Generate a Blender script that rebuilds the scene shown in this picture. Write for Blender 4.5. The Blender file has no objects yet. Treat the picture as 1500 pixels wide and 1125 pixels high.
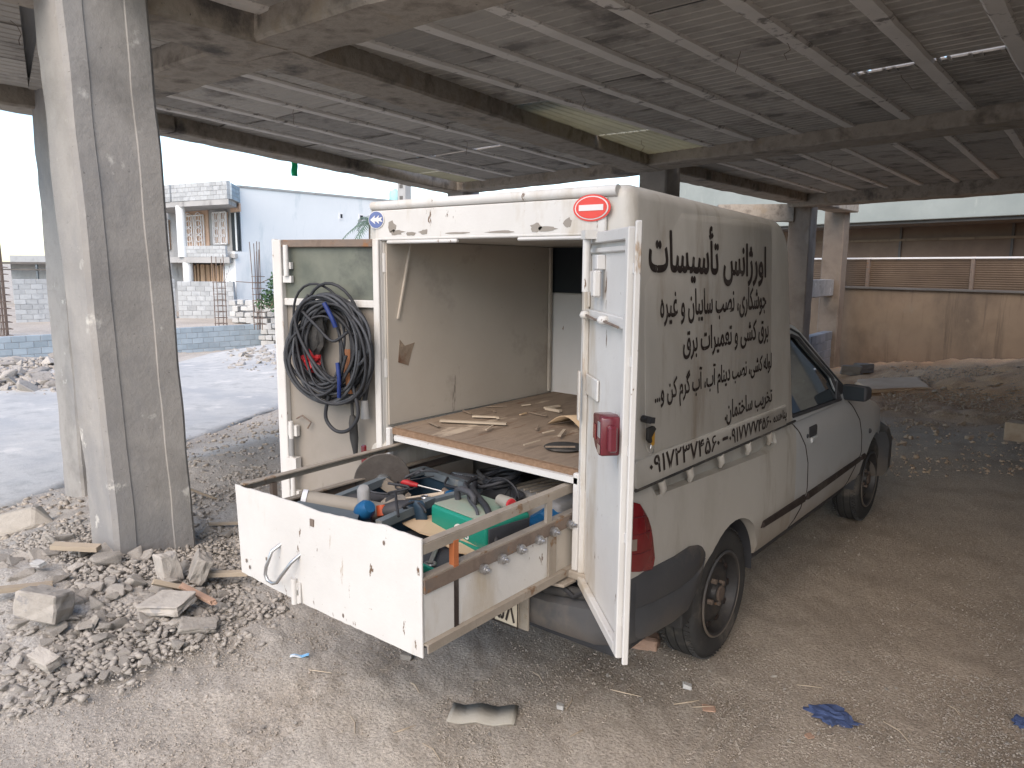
import bpy, bmesh, math, random
import numpy as np
from mathutils import Vector, Matrix, noise
R = math.radians
scene = bpy.context.scene
random.seed(7)

# ------------------------------------------------------------------ camera
CAM = Vector((1.937, -2.173, 1.677)); YAW, PITCH, ROLL, FOC = -.6836, -.1537, .0075, 1108.45
cy_, sy_, cp_, sp_ = math.cos(YAW), math.sin(YAW), math.cos(PITCH), math.sin(PITCH)
FWD = Vector((sy_*cp_, cy_*cp_, sp_)); R0 = Vector((cy_, -sy_, 0)); U0 = R0.cross(FWD)
RIGHT = R0*math.cos(ROLL)+U0*math.sin(ROLL); UP = -R0*math.sin(ROLL)+U0*math.cos(ROLL)
cam = bpy.data.cameras.new('camera'); camo = bpy.data.objects.new('camera', cam)
scene.collection.objects.link(camo); scene.camera = camo
cam.sensor_fit = 'HORIZONTAL'; cam.sensor_width = 36; cam.lens = 36*FOC/1500
cam.clip_start = .05; cam.clip_end = 5000
mw = Matrix.Identity(4)
for i, v in enumerate((RIGHT, UP, -FWD)):
    for j in range(3): mw[j][i] = v[j]
mw.translation = CAM; camo.matrix_world = mw

# ------------------------------------------------------------------ sky, sun, exposure
SUN_EL, SUN_AZ = R(42), R(160)          # azimuth clockwise from +Y: soft light from behind the camera
world = bpy.data.worlds.new('World'); scene.world = world; world.use_nodes = True
nt = world.node_tree; nt.nodes.clear()
sky = nt.nodes.new('ShaderNodeTexSky'); sky.sky_type = 'NISHITA'; sky.sun_disc = False
sky.sun_elevation = SUN_EL; sky.sun_rotation = SUN_AZ; sky.air_density = 1.0; sky.dust_density = .8; sky.ozone_density = 1.0
bg = nt.nodes.new('ShaderNodeBackground'); bg.inputs['Strength'].default_value = .12
wo = nt.nodes.new('ShaderNodeOutputWorld')
nt.links.new(sky.outputs[0], bg.inputs[0]); nt.links.new(bg.outputs[0], wo.inputs[0])
sl = bpy.data.lights.new('sun', 'SUN'); sl.energy = 1.5; sl.angle = R(60); sl.color = (1, .83, .66)
slo = bpy.data.objects.new('sun', sl); scene.collection.objects.link(slo)
sd = Vector((math.sin(SUN_AZ)*math.cos(SUN_EL), math.cos(SUN_AZ)*math.cos(SUN_EL), math.sin(SUN_EL)))
slo.rotation_euler = sd.to_track_quat('Z', 'Y').to_euler(); slo.location = (0, -10, 12)
scene.view_settings.view_transform = 'Standard'; scene.view_settings.look = 'None'
scene.view_settings.exposure = 1.46; scene.view_settings.gamma = 1

# ------------------------------------------------------------------ materials
MATS = {}
def M(name, cols, scale=4., rough=.75, bump=.15, bscale=60., metal=0., spots=(), rand=0., spec=.3, detail=6., stretch=None, transl=0., coat=0., pos=(.3, .7)):
    m = bpy.data.materials.new(name); m.use_nodes = True; t = m.node_tree; N = t.nodes; L = t.links
    b = N['Principled BSDF']
    tc = N.new('ShaderNodeTexCoord'); vec = tc.outputs['Object']
    if stretch:
        mp = N.new('ShaderNodeMapping'); mp.inputs['Scale'].default_value = stretch
        L.new(vec, mp.inputs[0]); svec = mp.outputs[0]
    else: svec = vec
    oi = N.new('ShaderNodeObjectInfo')
    if rand:
        ad = N.new('ShaderNodeVectorMath'); ad.operation = 'ADD'
        mu = N.new('ShaderNodeMath'); mu.operation = 'MULTIPLY'; mu.inputs[1].default_value = 37.
        L.new(oi.outputs['Random'], mu.inputs[0]); L.new(svec, ad.inputs[0]); L.new(mu.outputs[0], ad.inputs[1]); svec = ad.outputs[0]
    if len(cols) == 1: cols = [cols[0], tuple(c*.82 for c in cols[0])]
    no = N.new('ShaderNodeTexNoise'); no.inputs['Scale'].default_value = scale; no.inputs['Detail'].default_value = detail; no.inputs['Roughness'].default_value = .62
    L.new(svec, no.inputs['Vector'])
    cr = N.new('ShaderNodeValToRGB'); el = cr.color_ramp.elements
    while len(el) < len(cols): el.new(.5)
    for i, c in enumerate(cols):
        el[i].position = pos[0]+(pos[1]-pos[0])*i/(len(cols)-1); el[i].color = (*c, 1)
    L.new(no.outputs['Fac'], cr.inputs[0]); col = cr.outputs[0]
    for (sc_col, ssc, th, soft, st) in spots:
        n2 = N.new('ShaderNodeTexNoise'); n2.inputs['Scale'].default_value = ssc; n2.inputs['Detail'].default_value = 8; n2.inputs['Roughness'].default_value = .65
        if st:
            mp2 = N.new('ShaderNodeMapping'); mp2.inputs['Scale'].default_value = st; mp2.inputs['Location'].default_value = (3.1, 1.7, 5.3)
            L.new(vec, mp2.inputs[0]); L.new(mp2.outputs[0], n2.inputs['Vector'])
        else: L.new(svec, n2.inputs['Vector'])
        r2 = N.new('ShaderNodeMapRange'); r2.inputs['From Min'].default_value = th; r2.inputs['From Max'].default_value = th+soft
        L.new(n2.outputs['Fac'], r2.inputs[0])
        mx = N.new('ShaderNodeMix'); mx.data_type = 'RGBA'; L.new(r2.outputs[0], mx.inputs['Factor'])
        L.new(col, mx.inputs['A']); mx.inputs['B'].default_value = (*sc_col, 1); col = mx.outputs['Result']
    if rand:
        mr = N.new('ShaderNodeMapRange'); mr.inputs['To Min'].default_value = 1-rand; mr.inputs['To Max'].default_value = 1+rand
        L.new(oi.outputs['Random'], mr.inputs[0])
        hs = N.new('ShaderNodeHueSaturation'); L.new(mr.outputs[0], hs.inputs['Value']); L.new(col, hs.inputs['Color']); col = hs.outputs[0]
    L.new(col, b.inputs['Base Color'])
    b.inputs['Roughness'].default_value = rough; b.inputs['Metallic'].default_value = metal
    b.inputs['Specular IOR Level'].default_value = spec
    if coat: b.inputs['Coat Weight'].default_value = coat; b.inputs['Coat Roughness'].default_value = .25
    if bump:
        n3 = N.new('ShaderNodeTexNoise'); n3.inputs['Scale'].default_value = bscale; n3.inputs['Detail'].default_value = 8; n3.inputs['Roughness'].default_value = .7
        L.new(vec, n3.inputs['Vector'])
        bp = N.new('ShaderNodeBump'); bp.inputs['Strength'].default_value = bump; bp.inputs['Distance'].default_value = .01
        L.new(n3.outputs['Fac'], bp.inputs['Height']); L.new(bp.outputs[0], b.inputs['Normal'])
    if transl:
        tr = N.new('ShaderNodeBsdfTranslucent'); L.new(col, tr.inputs[0]); ms = N.new('ShaderNodeMixShader'); ms.inputs[0].default_value = transl
        L.new(b.outputs[0], ms.inputs[1]); L.new(tr.outputs[0], ms.inputs[2]); L.new(ms.outputs[0], N['Material Output'].inputs[0])
    MATS[name] = m
    return m
def G(v): return (v, v, v)
DUST = (.33, .27, .21)
M('concrete', [(.23, .218, .2), (.34, .322, .297), (.28, .266, .246)], 2.2, .9, .5, 25, spots=[((.24, .235, .23), 1.3, .53, .14, (1, 1, .5)), ((.5, .48, .44), 5, .62, .06, None), ((.15, .14, .13), 55, .66, .02, None), ((.26, .247, .23), .8, .6, .1, (.1, .1, 1.6))])
M('concrete_dark', [(.16, .135, .11), (.34, .3, .25), (.24, .21, .175)], 5, .92, 1., 14, spots=[((.3, .25, .19), 3, .56, .1, None), ((.11, .1, .09), 1.2, .55, .1, None), ((.1, .09, .08), 40, .65, .04, None)])
M('rib', [(.58, .545, .5), (.68, .64, .59)], 3, .9, .35, 30, spots=[((.22, .2, .18), 6, .58, .08, None)])
M('ceiling_panel', [(.27, .25, .222), (.37, .343, .305), (.32, .295, .262)], 3, .85, .45, 30, rand=.22, spots=[((.16, .145, .13), 2, .54, .12, None), ((.34, .31, .28), 7, .62, .06, None)])
M('cream_panel', [(.52, .5, .39), (.45, .43, .34)], 4, .6, .1, 30, transl=.5, spots=[((.4, .36, .27), 5, .6, .1, None)])
M('slab', [G(.25), G(.3)], 2, .95, .2, 20)
M('ground', [(.3, .245, .19), (.43, .36, .288), (.36, .298, .236)], 1.1, .97, .9, 45)
M('road', [(.36, .36, .345), (.5, .495, .47), (.43, .425, .405)], 3, .95, .8, 30, spots=[((.4, .405, .4), .5, .5, .15, (1, 1, 1)), ((.6, .58, .54), 1.5, .56, .1, None)])
M('concrete_warm_lit', [(.15, .118, .09), (.21, .168, .13), (.175, .14, .11)], 2.2, .9, .5, 25, spots=[((.28, .24, .2), 1.3, .55, .12, (1, 1, .5))])  # warm bounce on the far columns, and their shade, put into the colour
M('rubble', [(.25, .23, .205), (.38, .352, .315), (.31, .287, .256)], 7, .95, .7, 40, rand=.25, spots=[((.26, .25, .24), 11, .6, .05, None)])
M('rubble_tan', [(.42, .385, .335), (.52, .48, .42)], 7, .95, .7, 40, rand=.15)
M('gravel', [(.2, .17, .14), (.42, .375, .32), (.3, .262, .22)], 18, .95, .3, 80)
M('white_paint', [(.5, .49, .47), (.56, .55, .535)], 2, .5, .08, 90, spots=[((.4, .36, .3), 1.6, .55, .18, (1, 1, .35)), ((.2, .14, .1), 30, .66, .02, (1, 1, .4))], coat=.1)
M('car_paint', [(.43, .41, .37), (.49, .47, .43)], 1.2, .5, .03, 40, spots=[((.31, .28, .24), 1.4, .5, .25, (1, 1, .45)), ((.27, .225, .175), 6, .56, .22, (1, 1, .22)), ((.48, .46, .42), 11, .62, .08, (1, 1, .15)), ((.2, .16, .12), 40, .7, .04, None)], coat=.15)
M('car_paint_clean', [(.44, .455, .46), (.5, .51, .515)], 1.2, .3, .02, 40, spots=[((.5, .46, .4), 1.7, .58, .2, (1, 1, .5))], coat=.4)
M('chipped_white', [(.5, .485, .46), (.57, .56, .535)], 3, .55, .12, 70, spots=[((.4, .35, .28), 2.6, .56, .14, (1, 1, .35)), ((.33, .25, .18), 9, .64, .04, (1, 1, .25)), ((.13, .085, .055), 26, .655, .015, (1, 1, .3)), ((.2, .14, .09), 60, .69, .02, None)])
M('inner_wall', [(.38, .34, .29), (.44, .4, .345)], 1.6, .6, .08, 60, spots=[((.2, .175, .15), 9, .66, .03, (1, 1, .2)), ((.25, .225, .19), 2, .55, .15, None), ((.13, .08, .05), 16, .7, .02, (1, 1, .5))])
M('leaf_inner', [(.21, .188, .162), (.27, .245, .213)], 1.6, .65, .1, 60, spots=[((.15, .125, .1), 8, .64, .04, (1, 1, .2)), ((.2, .175, .145), 2, .54, .15, (1, 1, .4)), ((.09, .075, .06), 1.5, .62, .15, None)])  # door lining: stains, plus the leaf's shade put into the base tone
M('rust_steel', [(.12, .095, .08), (.2, .155, .125), (.15, .13, .115)], 9, .8, .3, 60, metal=.3, spots=[((.24, .13, .07), 14, .58, .06, None)])
M('dusty_steel', [(.25, .215, .175), (.34, .3, .25)], 9, .8, .25, 60, metal=.2, spots=[((.2, .13, .08), 12, .6, .06, None)])
M('steel', [G(.35), G(.5)], 12, .35, .1, 90, metal=.9)
M('orange_steel', [(.33, .1, .035), (.4, .14, .055)], 10, .7, .2, 60)
M('black_plastic', [(.035, .037, .042), (.06, .06, .065)], 5, .55, .12, 90, spots=[((.16, .14, .12), 3.5, .58, .2, None)])
M('bumper_plastic', [(.055, .057, .062), (.085, .085, .087)], 3, .55, .12, 90, spots=[((.2, .165, .13), 2.2, .53, .25, (1, 1, .8))])
M('rubber', [(.03, .03, .031), (.055, .053, .05)], 6, .8, .2, 90, spots=[((.15, .13, .11), 6, .55, .2, None)])
M('rim_black', [(.035, .035, .038), (.07, .065, .06)], 9, .5, .1, 90, metal=.3, spots=[((.1, .085, .07), 9, .56, .2, None)])
M('hub_rust', [(.08, .06, .05), (.13, .1, .08)], 20, .9, .3, 90)
M('cable', [(.018, .019, .022), (.036, .037, .041)], 12, .55, .1, 90)
M('cable_grey', [(.04, .043, .049), (.065, .068, .074)], 12, .6, .1, 90)
M('red_lens', [(.15, .006, .009), (.2, .01, .013)], 6, .18, .03, 60, spec=.6, coat=.6)
M('maroon_lens', [(.1, .01, .017), (.14, .016, .026)], 6, .25, .05, 60, spec=.6, coat=.4)
M('clear_lens', [(.22, .17, .14), (.3, .24, .2)], 8, .25, .05, 60, spec=.6)
M('letter_black', [(.025, .018, .016), (.045, .034, .03)], 20, .6, .05, 90, spots=[((.16, .145, .125), 16, .6, .1, None), ((.09, .08, .07), 3, .56, .15, None)])
M('sign_red', [(.55, .05, .04), (.62, .08, .06)], 5, .5, .03, 60)
M('sign_white', [(.6, .58, .56), (.65, .63, .61)], 5, .5, .03, 60)
M('sign_blue', [(.09, .12, .27), (.13, .17, .33)], 5, .5, .03, 60)
M('wood_board', [(.14, .105, .078), (.225, .175, .13), (.18, .138, .103)], 3, .9, .4, 40, stretch=(6, 1, 1), spots=[((.4, .33, .25), 6, .6, .06, (1, .3, 1)), ((.14, .08, .05), 4, .6, .08, None)])
M('chipboard', [(.16, .1, .06), (.24, .155, .1)], 60, .9, .5, 90)
M('raw_wood', [(.35, .29, .22), (.44, .37, .285)], 4, .85, .25, 60, stretch=(1, 1, 8), rand=.15)
M('cardboard', [(.43, .31, .19), (.5, .37, .24)], 3, .9, .1, 50, rand=.1, spots=[((.28, .2, .12), 5, .62, .08, None)])
M('green_paint', [(.008, .17, .115), (.012, .21, .145)], 4, .45, .05, 70, spots=[((.17, .18, .14), 7, .55, .15, None)], coat=.2)
M('green_dusty', [(.1, .28, .2), (.2, .28, .22), (.27, .27, .22)], 4, .7, .1, 70)
M('green_dark', [(.012, .14, .1), (.02, .18, .13)], 4, .5, .08, 70, spots=[((.16, .16, .13), 6, .6, .12, None)])
M('blue_grey_steel', [(.09, .11, .125), (.14, .165, .18)], 5, .6, .1, 60, spots=[((.3, .27, .22), 6, .6, .1, None)])
M('navy_plastic', [(.015, .03, .05), (.025, .05, .075)], 5, .5, .1, 60, spots=[((.12, .13, .13), 5, .6, .15, None)])
M('blue_plastic', [(.008, .07, .17), (.012, .09, .21)], 5, .4, .05, 60, spots=[((.14, .15, .15), 9, .58, .15, None)])
M('blue_strap', [(.01, .02, .1), (.015, .035, .15)], 5, .5, .1, 60)
M('red_plastic', [(.32, .015, .02), (.38, .025, .03)], 5, .45, .05, 60)
M('orange_plastic', [(.45, .07, .025), (.5, .1, .035)], 5, .45, .05, 60, spots=[((.15, .1, .07), 9, .58, .15, None)])
M('brown_handle', [(.33, .13, .05), (.4, .17, .08)], 5, .6, .1, 60)
M('pvc', [(.24, .22, .185), (.3, .275, .235)], 5, .5, .1, 60, spots=[((.28, .23, .17), 5, .58, .1, None)])
M('pvc_white', [(.6, .62, .66), (.66, .68, .7)], 5, .5, .1, 60)
M('grey_case', [(.2, .2, .2), (.28, .275, .265)], 5, .6, .15, 60)
M('window_film', [(.075, .085, .07), (.14, .148, .12), (.1, .11, .09)], 2.6, .45, .05, 60, spots=[((.05, .055, .05), 2.4, .56, .14, None)])
M('plate_yellow', [(.6, .52, .4), (.68, .6, .48)], 6, .6, .1, 60)
M('white_trim', [G(.72), G(.78)], 4, .5, .05, 60)
M('block', [(.3, .315, .325), (.4, .415, .42), (.35, .365, .37)], 2.5, .95, .4, 12, rand=.14)
M('block_blue', [(.28, .34, .38), (.37, .43, .47)], 2.5, .95, .4, 12, rand=.12)
M('mortar', [G(.3), G(.38)], 2, .95, .2, 12)
M('blue_house', [(.68, .705, .71), (.74, .76, .762)], .35, .9, .1, 10, spots=[((.5, .56, .58), .8, .57, .15, (1, 1, .3))])
M('house_concrete', [(.3, .3, .295), (.4, .395, .385)], 1, .95, .3, 10, spots=[((.24, .235, .23), 1.5, .56, .1, (1, 1, .4))])
M('block_dark', [(.16, .17, .18), (.22, .23, .24)], 2.5, .95, .4, 12, rand=.14)  # block tone lowered to stand in for missing roof shade
M('spoil', [(.3, .2, .135), (.44, .33, .235), (.36, .26, .18)], 5, .95, .3, 80)
M('house_brick', [(.5, .34, .24), (.6, .44, .33)], 2.5, .95, .3, 10)
M('timber_board', [(.42, .28, .18), (.52, .37, .25)], 2, .9, .2, 10, rand=.25)
M('dark_opening', [(.012, .016, .02), (.022, .028, .034)], 2, .5, 0, 10)
M('white_stone', [(.42, .42, .41), (.52, .52, .505)], 3, .95, .5, 10, rand=.15)
M('rebar', [(.13, .1, .085), (.2, .15, .12)], 6, .9, .2, 30)
M('leaf', [(.06, .13, .06), (.1, .18, .08)], 6, .7, 0, 10, rand=.2, transl=.25)
M('palm_leaf', [(.12, .18, .14), (.17, .24, .19)], 6, .7, 0, 10, transl=.2)
M('trunk', [(.16, .12, .09), (.24, .19, .14)], 6, .9, .3, 30)
M('green_cloth', [(.02, .42, .2), (.03, .5, .26)], 6, .7, .1, 60, transl=.4)
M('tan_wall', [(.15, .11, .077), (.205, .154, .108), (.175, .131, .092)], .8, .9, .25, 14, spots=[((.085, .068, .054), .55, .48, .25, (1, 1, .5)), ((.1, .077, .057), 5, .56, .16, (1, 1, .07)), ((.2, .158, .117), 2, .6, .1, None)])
M('fence_sheet', [(.09, .062, .042), (.13, .092, .062)], 1.4, .65, .1, 20, metal=.1)
M('pale_band', [(.24, .265, .25), (.3, .325, .305)], 1, .9, .15, 14, spots=[((.36, .38, .35), 2, .6, .1, (1, 1, .3))])
M('brown_wall', [(.14, .1, .075), (.2, .145, .105)], 1, .9, .2, 14)
M('dark_slab', [(.09, .085, .08), (.14, .13, .12)], 1, .9, .2, 14)
M('rag_blue', [(.04, .06, .14), (.07, .1, .2)], 8, .9, .3, 60)
M('sachet', [(.2, .45, .72), (.7, .75, .8)], 9, .35, .05, 60, pos=(.45, .55))
M('tile_grey', [(.33, .31, .265), (.4, .375, .325)], 6, .9, .3, 60)
M('clay', [(.34, .22, .16), (.4, .27, .2)], 6, .9, .3, 60)
M('tank_teal', [(.3, .55, .55), (.38, .62, .6)], 2, .6, .1, 20)
M('seat', [(.06, .06, .065), (.09, .09, .095)], 6, .9, .2, 60)
M('disc', [(.07, .06, .055), (.1, .09, .08)], 20, .85, .3, 90)
M('key_yellow', [(.5, .26, .03), (.58, .33, .06)], 10, .4, .05, 60)
def glass_mat():
    m = bpy.data.materials.new('tinted_glass'); m.use_nodes = True; t = m.node_tree; N = t.nodes; L = t.links
    N.remove(N['Principled BSDF'])
    tr = N.new('ShaderNodeBsdfTransparent'); tr.inputs[0].default_value = (.05, .065, .075, 1)
    gl = N.new('ShaderNodeBsdfGlossy'); gl.inputs['Roughness'].default_value = .02; gl.inputs[0].default_value = (.45, .5, .53, 1)
    fr = N.new('ShaderNodeFresnel'); fr.inputs[0].default_value = 1.5
    mx = N.new('ShaderNodeMixShader'); L.new(fr.outputs[0], mx.inputs[0]); L.new(tr.outputs[0], mx.inputs[1]); L.new(gl.outputs[0], mx.inputs[2])
    L.new(mx.outputs[0], N['Material Output'].inputs[0]); MATS['glass'] = m
glass_mat()
# road dust thrown up on the lower body
def low_dust(name, z0, z1, col):
    m = MATS[name]; t = m.node_tree; N = t.nodes; L = t.links; b = N['Principled BSDF']; base = b.inputs['Base Color'].links[0].from_socket
    tc = N.new('ShaderNodeTexCoord'); sx = N.new('ShaderNodeSeparateXYZ'); L.new(tc.outputs['Object'], sx.inputs[0])
    no = N.new('ShaderNodeTexNoise'); no.inputs['Scale'].default_value = 5; no.inputs['Detail'].default_value = 8; L.new(tc.outputs['Object'], no.inputs['Vector'])
    ma = N.new('ShaderNodeMath'); ma.operation = 'MULTIPLY_ADD'; L.new(no.outputs['Fac'], ma.inputs[0]); ma.inputs[1].default_value = .35; L.new(sx.outputs['Z'], ma.inputs[2])
    mr = N.new('ShaderNodeMapRange'); mr.inputs['From Min'].default_value = z1+.17; mr.inputs['From Max'].default_value = z0+.17; mr.inputs['To Max'].default_value = .8; L.new(ma.outputs[0], mr.inputs[0])
    mx = N.new('ShaderNodeMix'); mx.data_type = 'RGBA'; L.new(mr.outputs[0], mx.inputs['Factor']); L.new(base, mx.inputs['A']); mx.inputs['B'].default_value = (*col, 1); L.new(mx.outputs['Result'], b.inputs['Base Color'])
low_dust('car_paint', .32, .62, (.27, .225, .18)); low_dust('car_paint_clean', .3, .55, (.27, .225, .18)); low_dust('bumper_plastic', .25, .44, (.15, .125, .1))
# the soil: gravelly grey where cars drive, brown earth with roof shade in its tone away from it, tyre ridges along the drive
def ground_mat():
    m = MATS['ground']; t = m.node_tree; N = t.nodes; L = t.links; b = N['Principled BSDF']
    base = b.inputs['Base Color'].links[0].from_socket
    geo = N.new('ShaderNodeNewGeometry')
    n1 = N.new('ShaderNodeTexNoise'); n1.inputs['Scale'].default_value = .55; n1.inputs['Detail'].default_value = 7
    n2 = N.new('ShaderNodeTexNoise'); n2.inputs['Scale'].default_value = 85; n2.inputs['Detail'].default_value = 6; n2.inputs['Roughness'].default_value = .75
    vo = N.new('ShaderNodeTexVoronoi'); vo.inputs['Scale'].default_value = 75; vo.inputs['Randomness'].default_value = 1
    for n in (n1, n2, vo): L.new(geo.outputs['Position'], n.inputs['Vector'])
    sx = N.new('ShaderNodeSeparateXYZ'); L.new(geo.outputs['Position'], sx.inputs[0])
    # brown earth, its tone also carrying roof shade, right of the drive and farther back
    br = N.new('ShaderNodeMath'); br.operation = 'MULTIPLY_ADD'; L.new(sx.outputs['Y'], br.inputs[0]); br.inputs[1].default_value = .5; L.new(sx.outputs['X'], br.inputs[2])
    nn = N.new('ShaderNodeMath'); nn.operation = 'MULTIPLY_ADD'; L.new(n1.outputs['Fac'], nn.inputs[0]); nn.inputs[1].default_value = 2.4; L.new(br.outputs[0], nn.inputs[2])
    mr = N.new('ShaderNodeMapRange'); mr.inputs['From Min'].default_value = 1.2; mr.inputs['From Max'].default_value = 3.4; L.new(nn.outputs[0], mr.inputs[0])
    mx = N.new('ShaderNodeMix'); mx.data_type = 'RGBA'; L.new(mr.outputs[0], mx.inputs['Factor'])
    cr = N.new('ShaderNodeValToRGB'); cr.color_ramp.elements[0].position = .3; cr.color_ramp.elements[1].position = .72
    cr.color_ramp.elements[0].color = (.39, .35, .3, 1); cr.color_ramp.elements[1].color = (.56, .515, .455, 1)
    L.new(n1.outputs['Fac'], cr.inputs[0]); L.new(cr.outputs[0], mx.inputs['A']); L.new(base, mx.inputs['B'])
    # dug earth by the far wall, its colour warmed against the blue skylight
    fy = N.new('ShaderNodeMapRange'); fy.inputs['From Min'].default_value = 7.5; fy.inputs['From Max'].default_value = 11; L.new(sx.outputs['Y'], fy.inputs[0])
    fx = N.new('ShaderNodeMapRange'); fx.inputs['From Min'].default_value = -5; fx.inputs['From Max'].default_value = -3.5; L.new(sx.outputs['X'], fx.inputs[0])
    ff = N.new('ShaderNodeMath'); ff.operation = 'MULTIPLY'; L.new(fy.outputs[0], ff.inputs[0]); L.new(fx.outputs[0], ff.inputs[1])
    ce = N.new('ShaderNodeValToRGB'); ce.color_ramp.elements[0].position = .35; ce.color_ramp.elements[1].position = .65
    ce.color_ramp.elements[0].color = (.46, .26, .13, 1); ce.color_ramp.elements[1].color = (.62, .39, .22, 1); L.new(n1.outputs['Fac'], ce.inputs[0])
    me_ = N.new('ShaderNodeMix'); me_.data_type = 'RGBA'; L.new(ff.outputs[0], me_.inputs['Factor']); L.new(mx.outputs['Result'], me_.inputs['A']); L.new(ce.outputs[0], me_.inputs['B']); mx = me_
    # grey concrete dust round the big column
    vd = N.new('ShaderNodeVectorMath'); vd.operation = 'DISTANCE'; vd.inputs[1].default_value = (-2.1, -.7, 0); L.new(geo.outputs['Position'], vd.inputs[0])
    va = N.new('ShaderNodeMath'); va.operation = 'MULTIPLY_ADD'; L.new(n1.outputs['Fac'], va.inputs[0]); va.inputs[1].default_value = 1.6; L.new(vd.outputs['Value'], va.inputs[2])
    vr = N.new('ShaderNodeMapRange'); vr.inputs['From Min'].default_value = 2.6; vr.inputs['From Max'].default_value = 1.6; L.new(va.outputs[0], vr.inputs[0])
    mg = N.new('ShaderNodeMix'); mg.data_type = 'RGBA'; L.new(vr.outputs[0], mg.inputs['Factor']); L.new(mx.outputs['Result'], mg.inputs['A']); mg.inputs['B'].default_value = (.43, .41, .38, 1); mx = mg
    # grit: light and dark grains
    c2 = N.new('ShaderNodeValToRGB'); c2.color_ramp.elements[0].position = .3; c2.color_ramp.elements[1].position = .7
    c2.color_ramp.elements[0].color = (.5, .49, .48, 1); c2.color_ramp.elements[1].color = (1.34, 1.33, 1.32, 1)
    L.new(n2.outputs['Fac'], c2.inputs[0])
    mm = N.new('ShaderNodeMix'); mm.data_type = 'RGBA'; mm.blend_type = 'MULTIPLY'; mm.inputs['Factor'].default_value = 1
    L.new(mx.outputs['Result'], mm.inputs['A']); L.new(c2.outputs[0], mm.inputs['B'])
    L.new(mm.outputs['Result'], b.inputs['Base Color'])
    bp = N.new('ShaderNodeBump'); bp.inputs['Strength'].default_value = .9; bp.inputs['Distance'].default_value = .012
    L.new(n2.outputs['Fac'], bp.inputs['Height'])
    b2 = N.new('ShaderNodeBump'); b2.inputs['Strength'].default_value = .3; b2.inputs['Distance'].default_value = .006; b2.invert = True
    L.new(vo.outputs['Distance'], b2.inputs['Height']); L.new(bp.outputs[0], b2.inputs['Normal'])
    L.new(b2.outputs[0], b.inputs['Normal'])
ground_mat()

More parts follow.
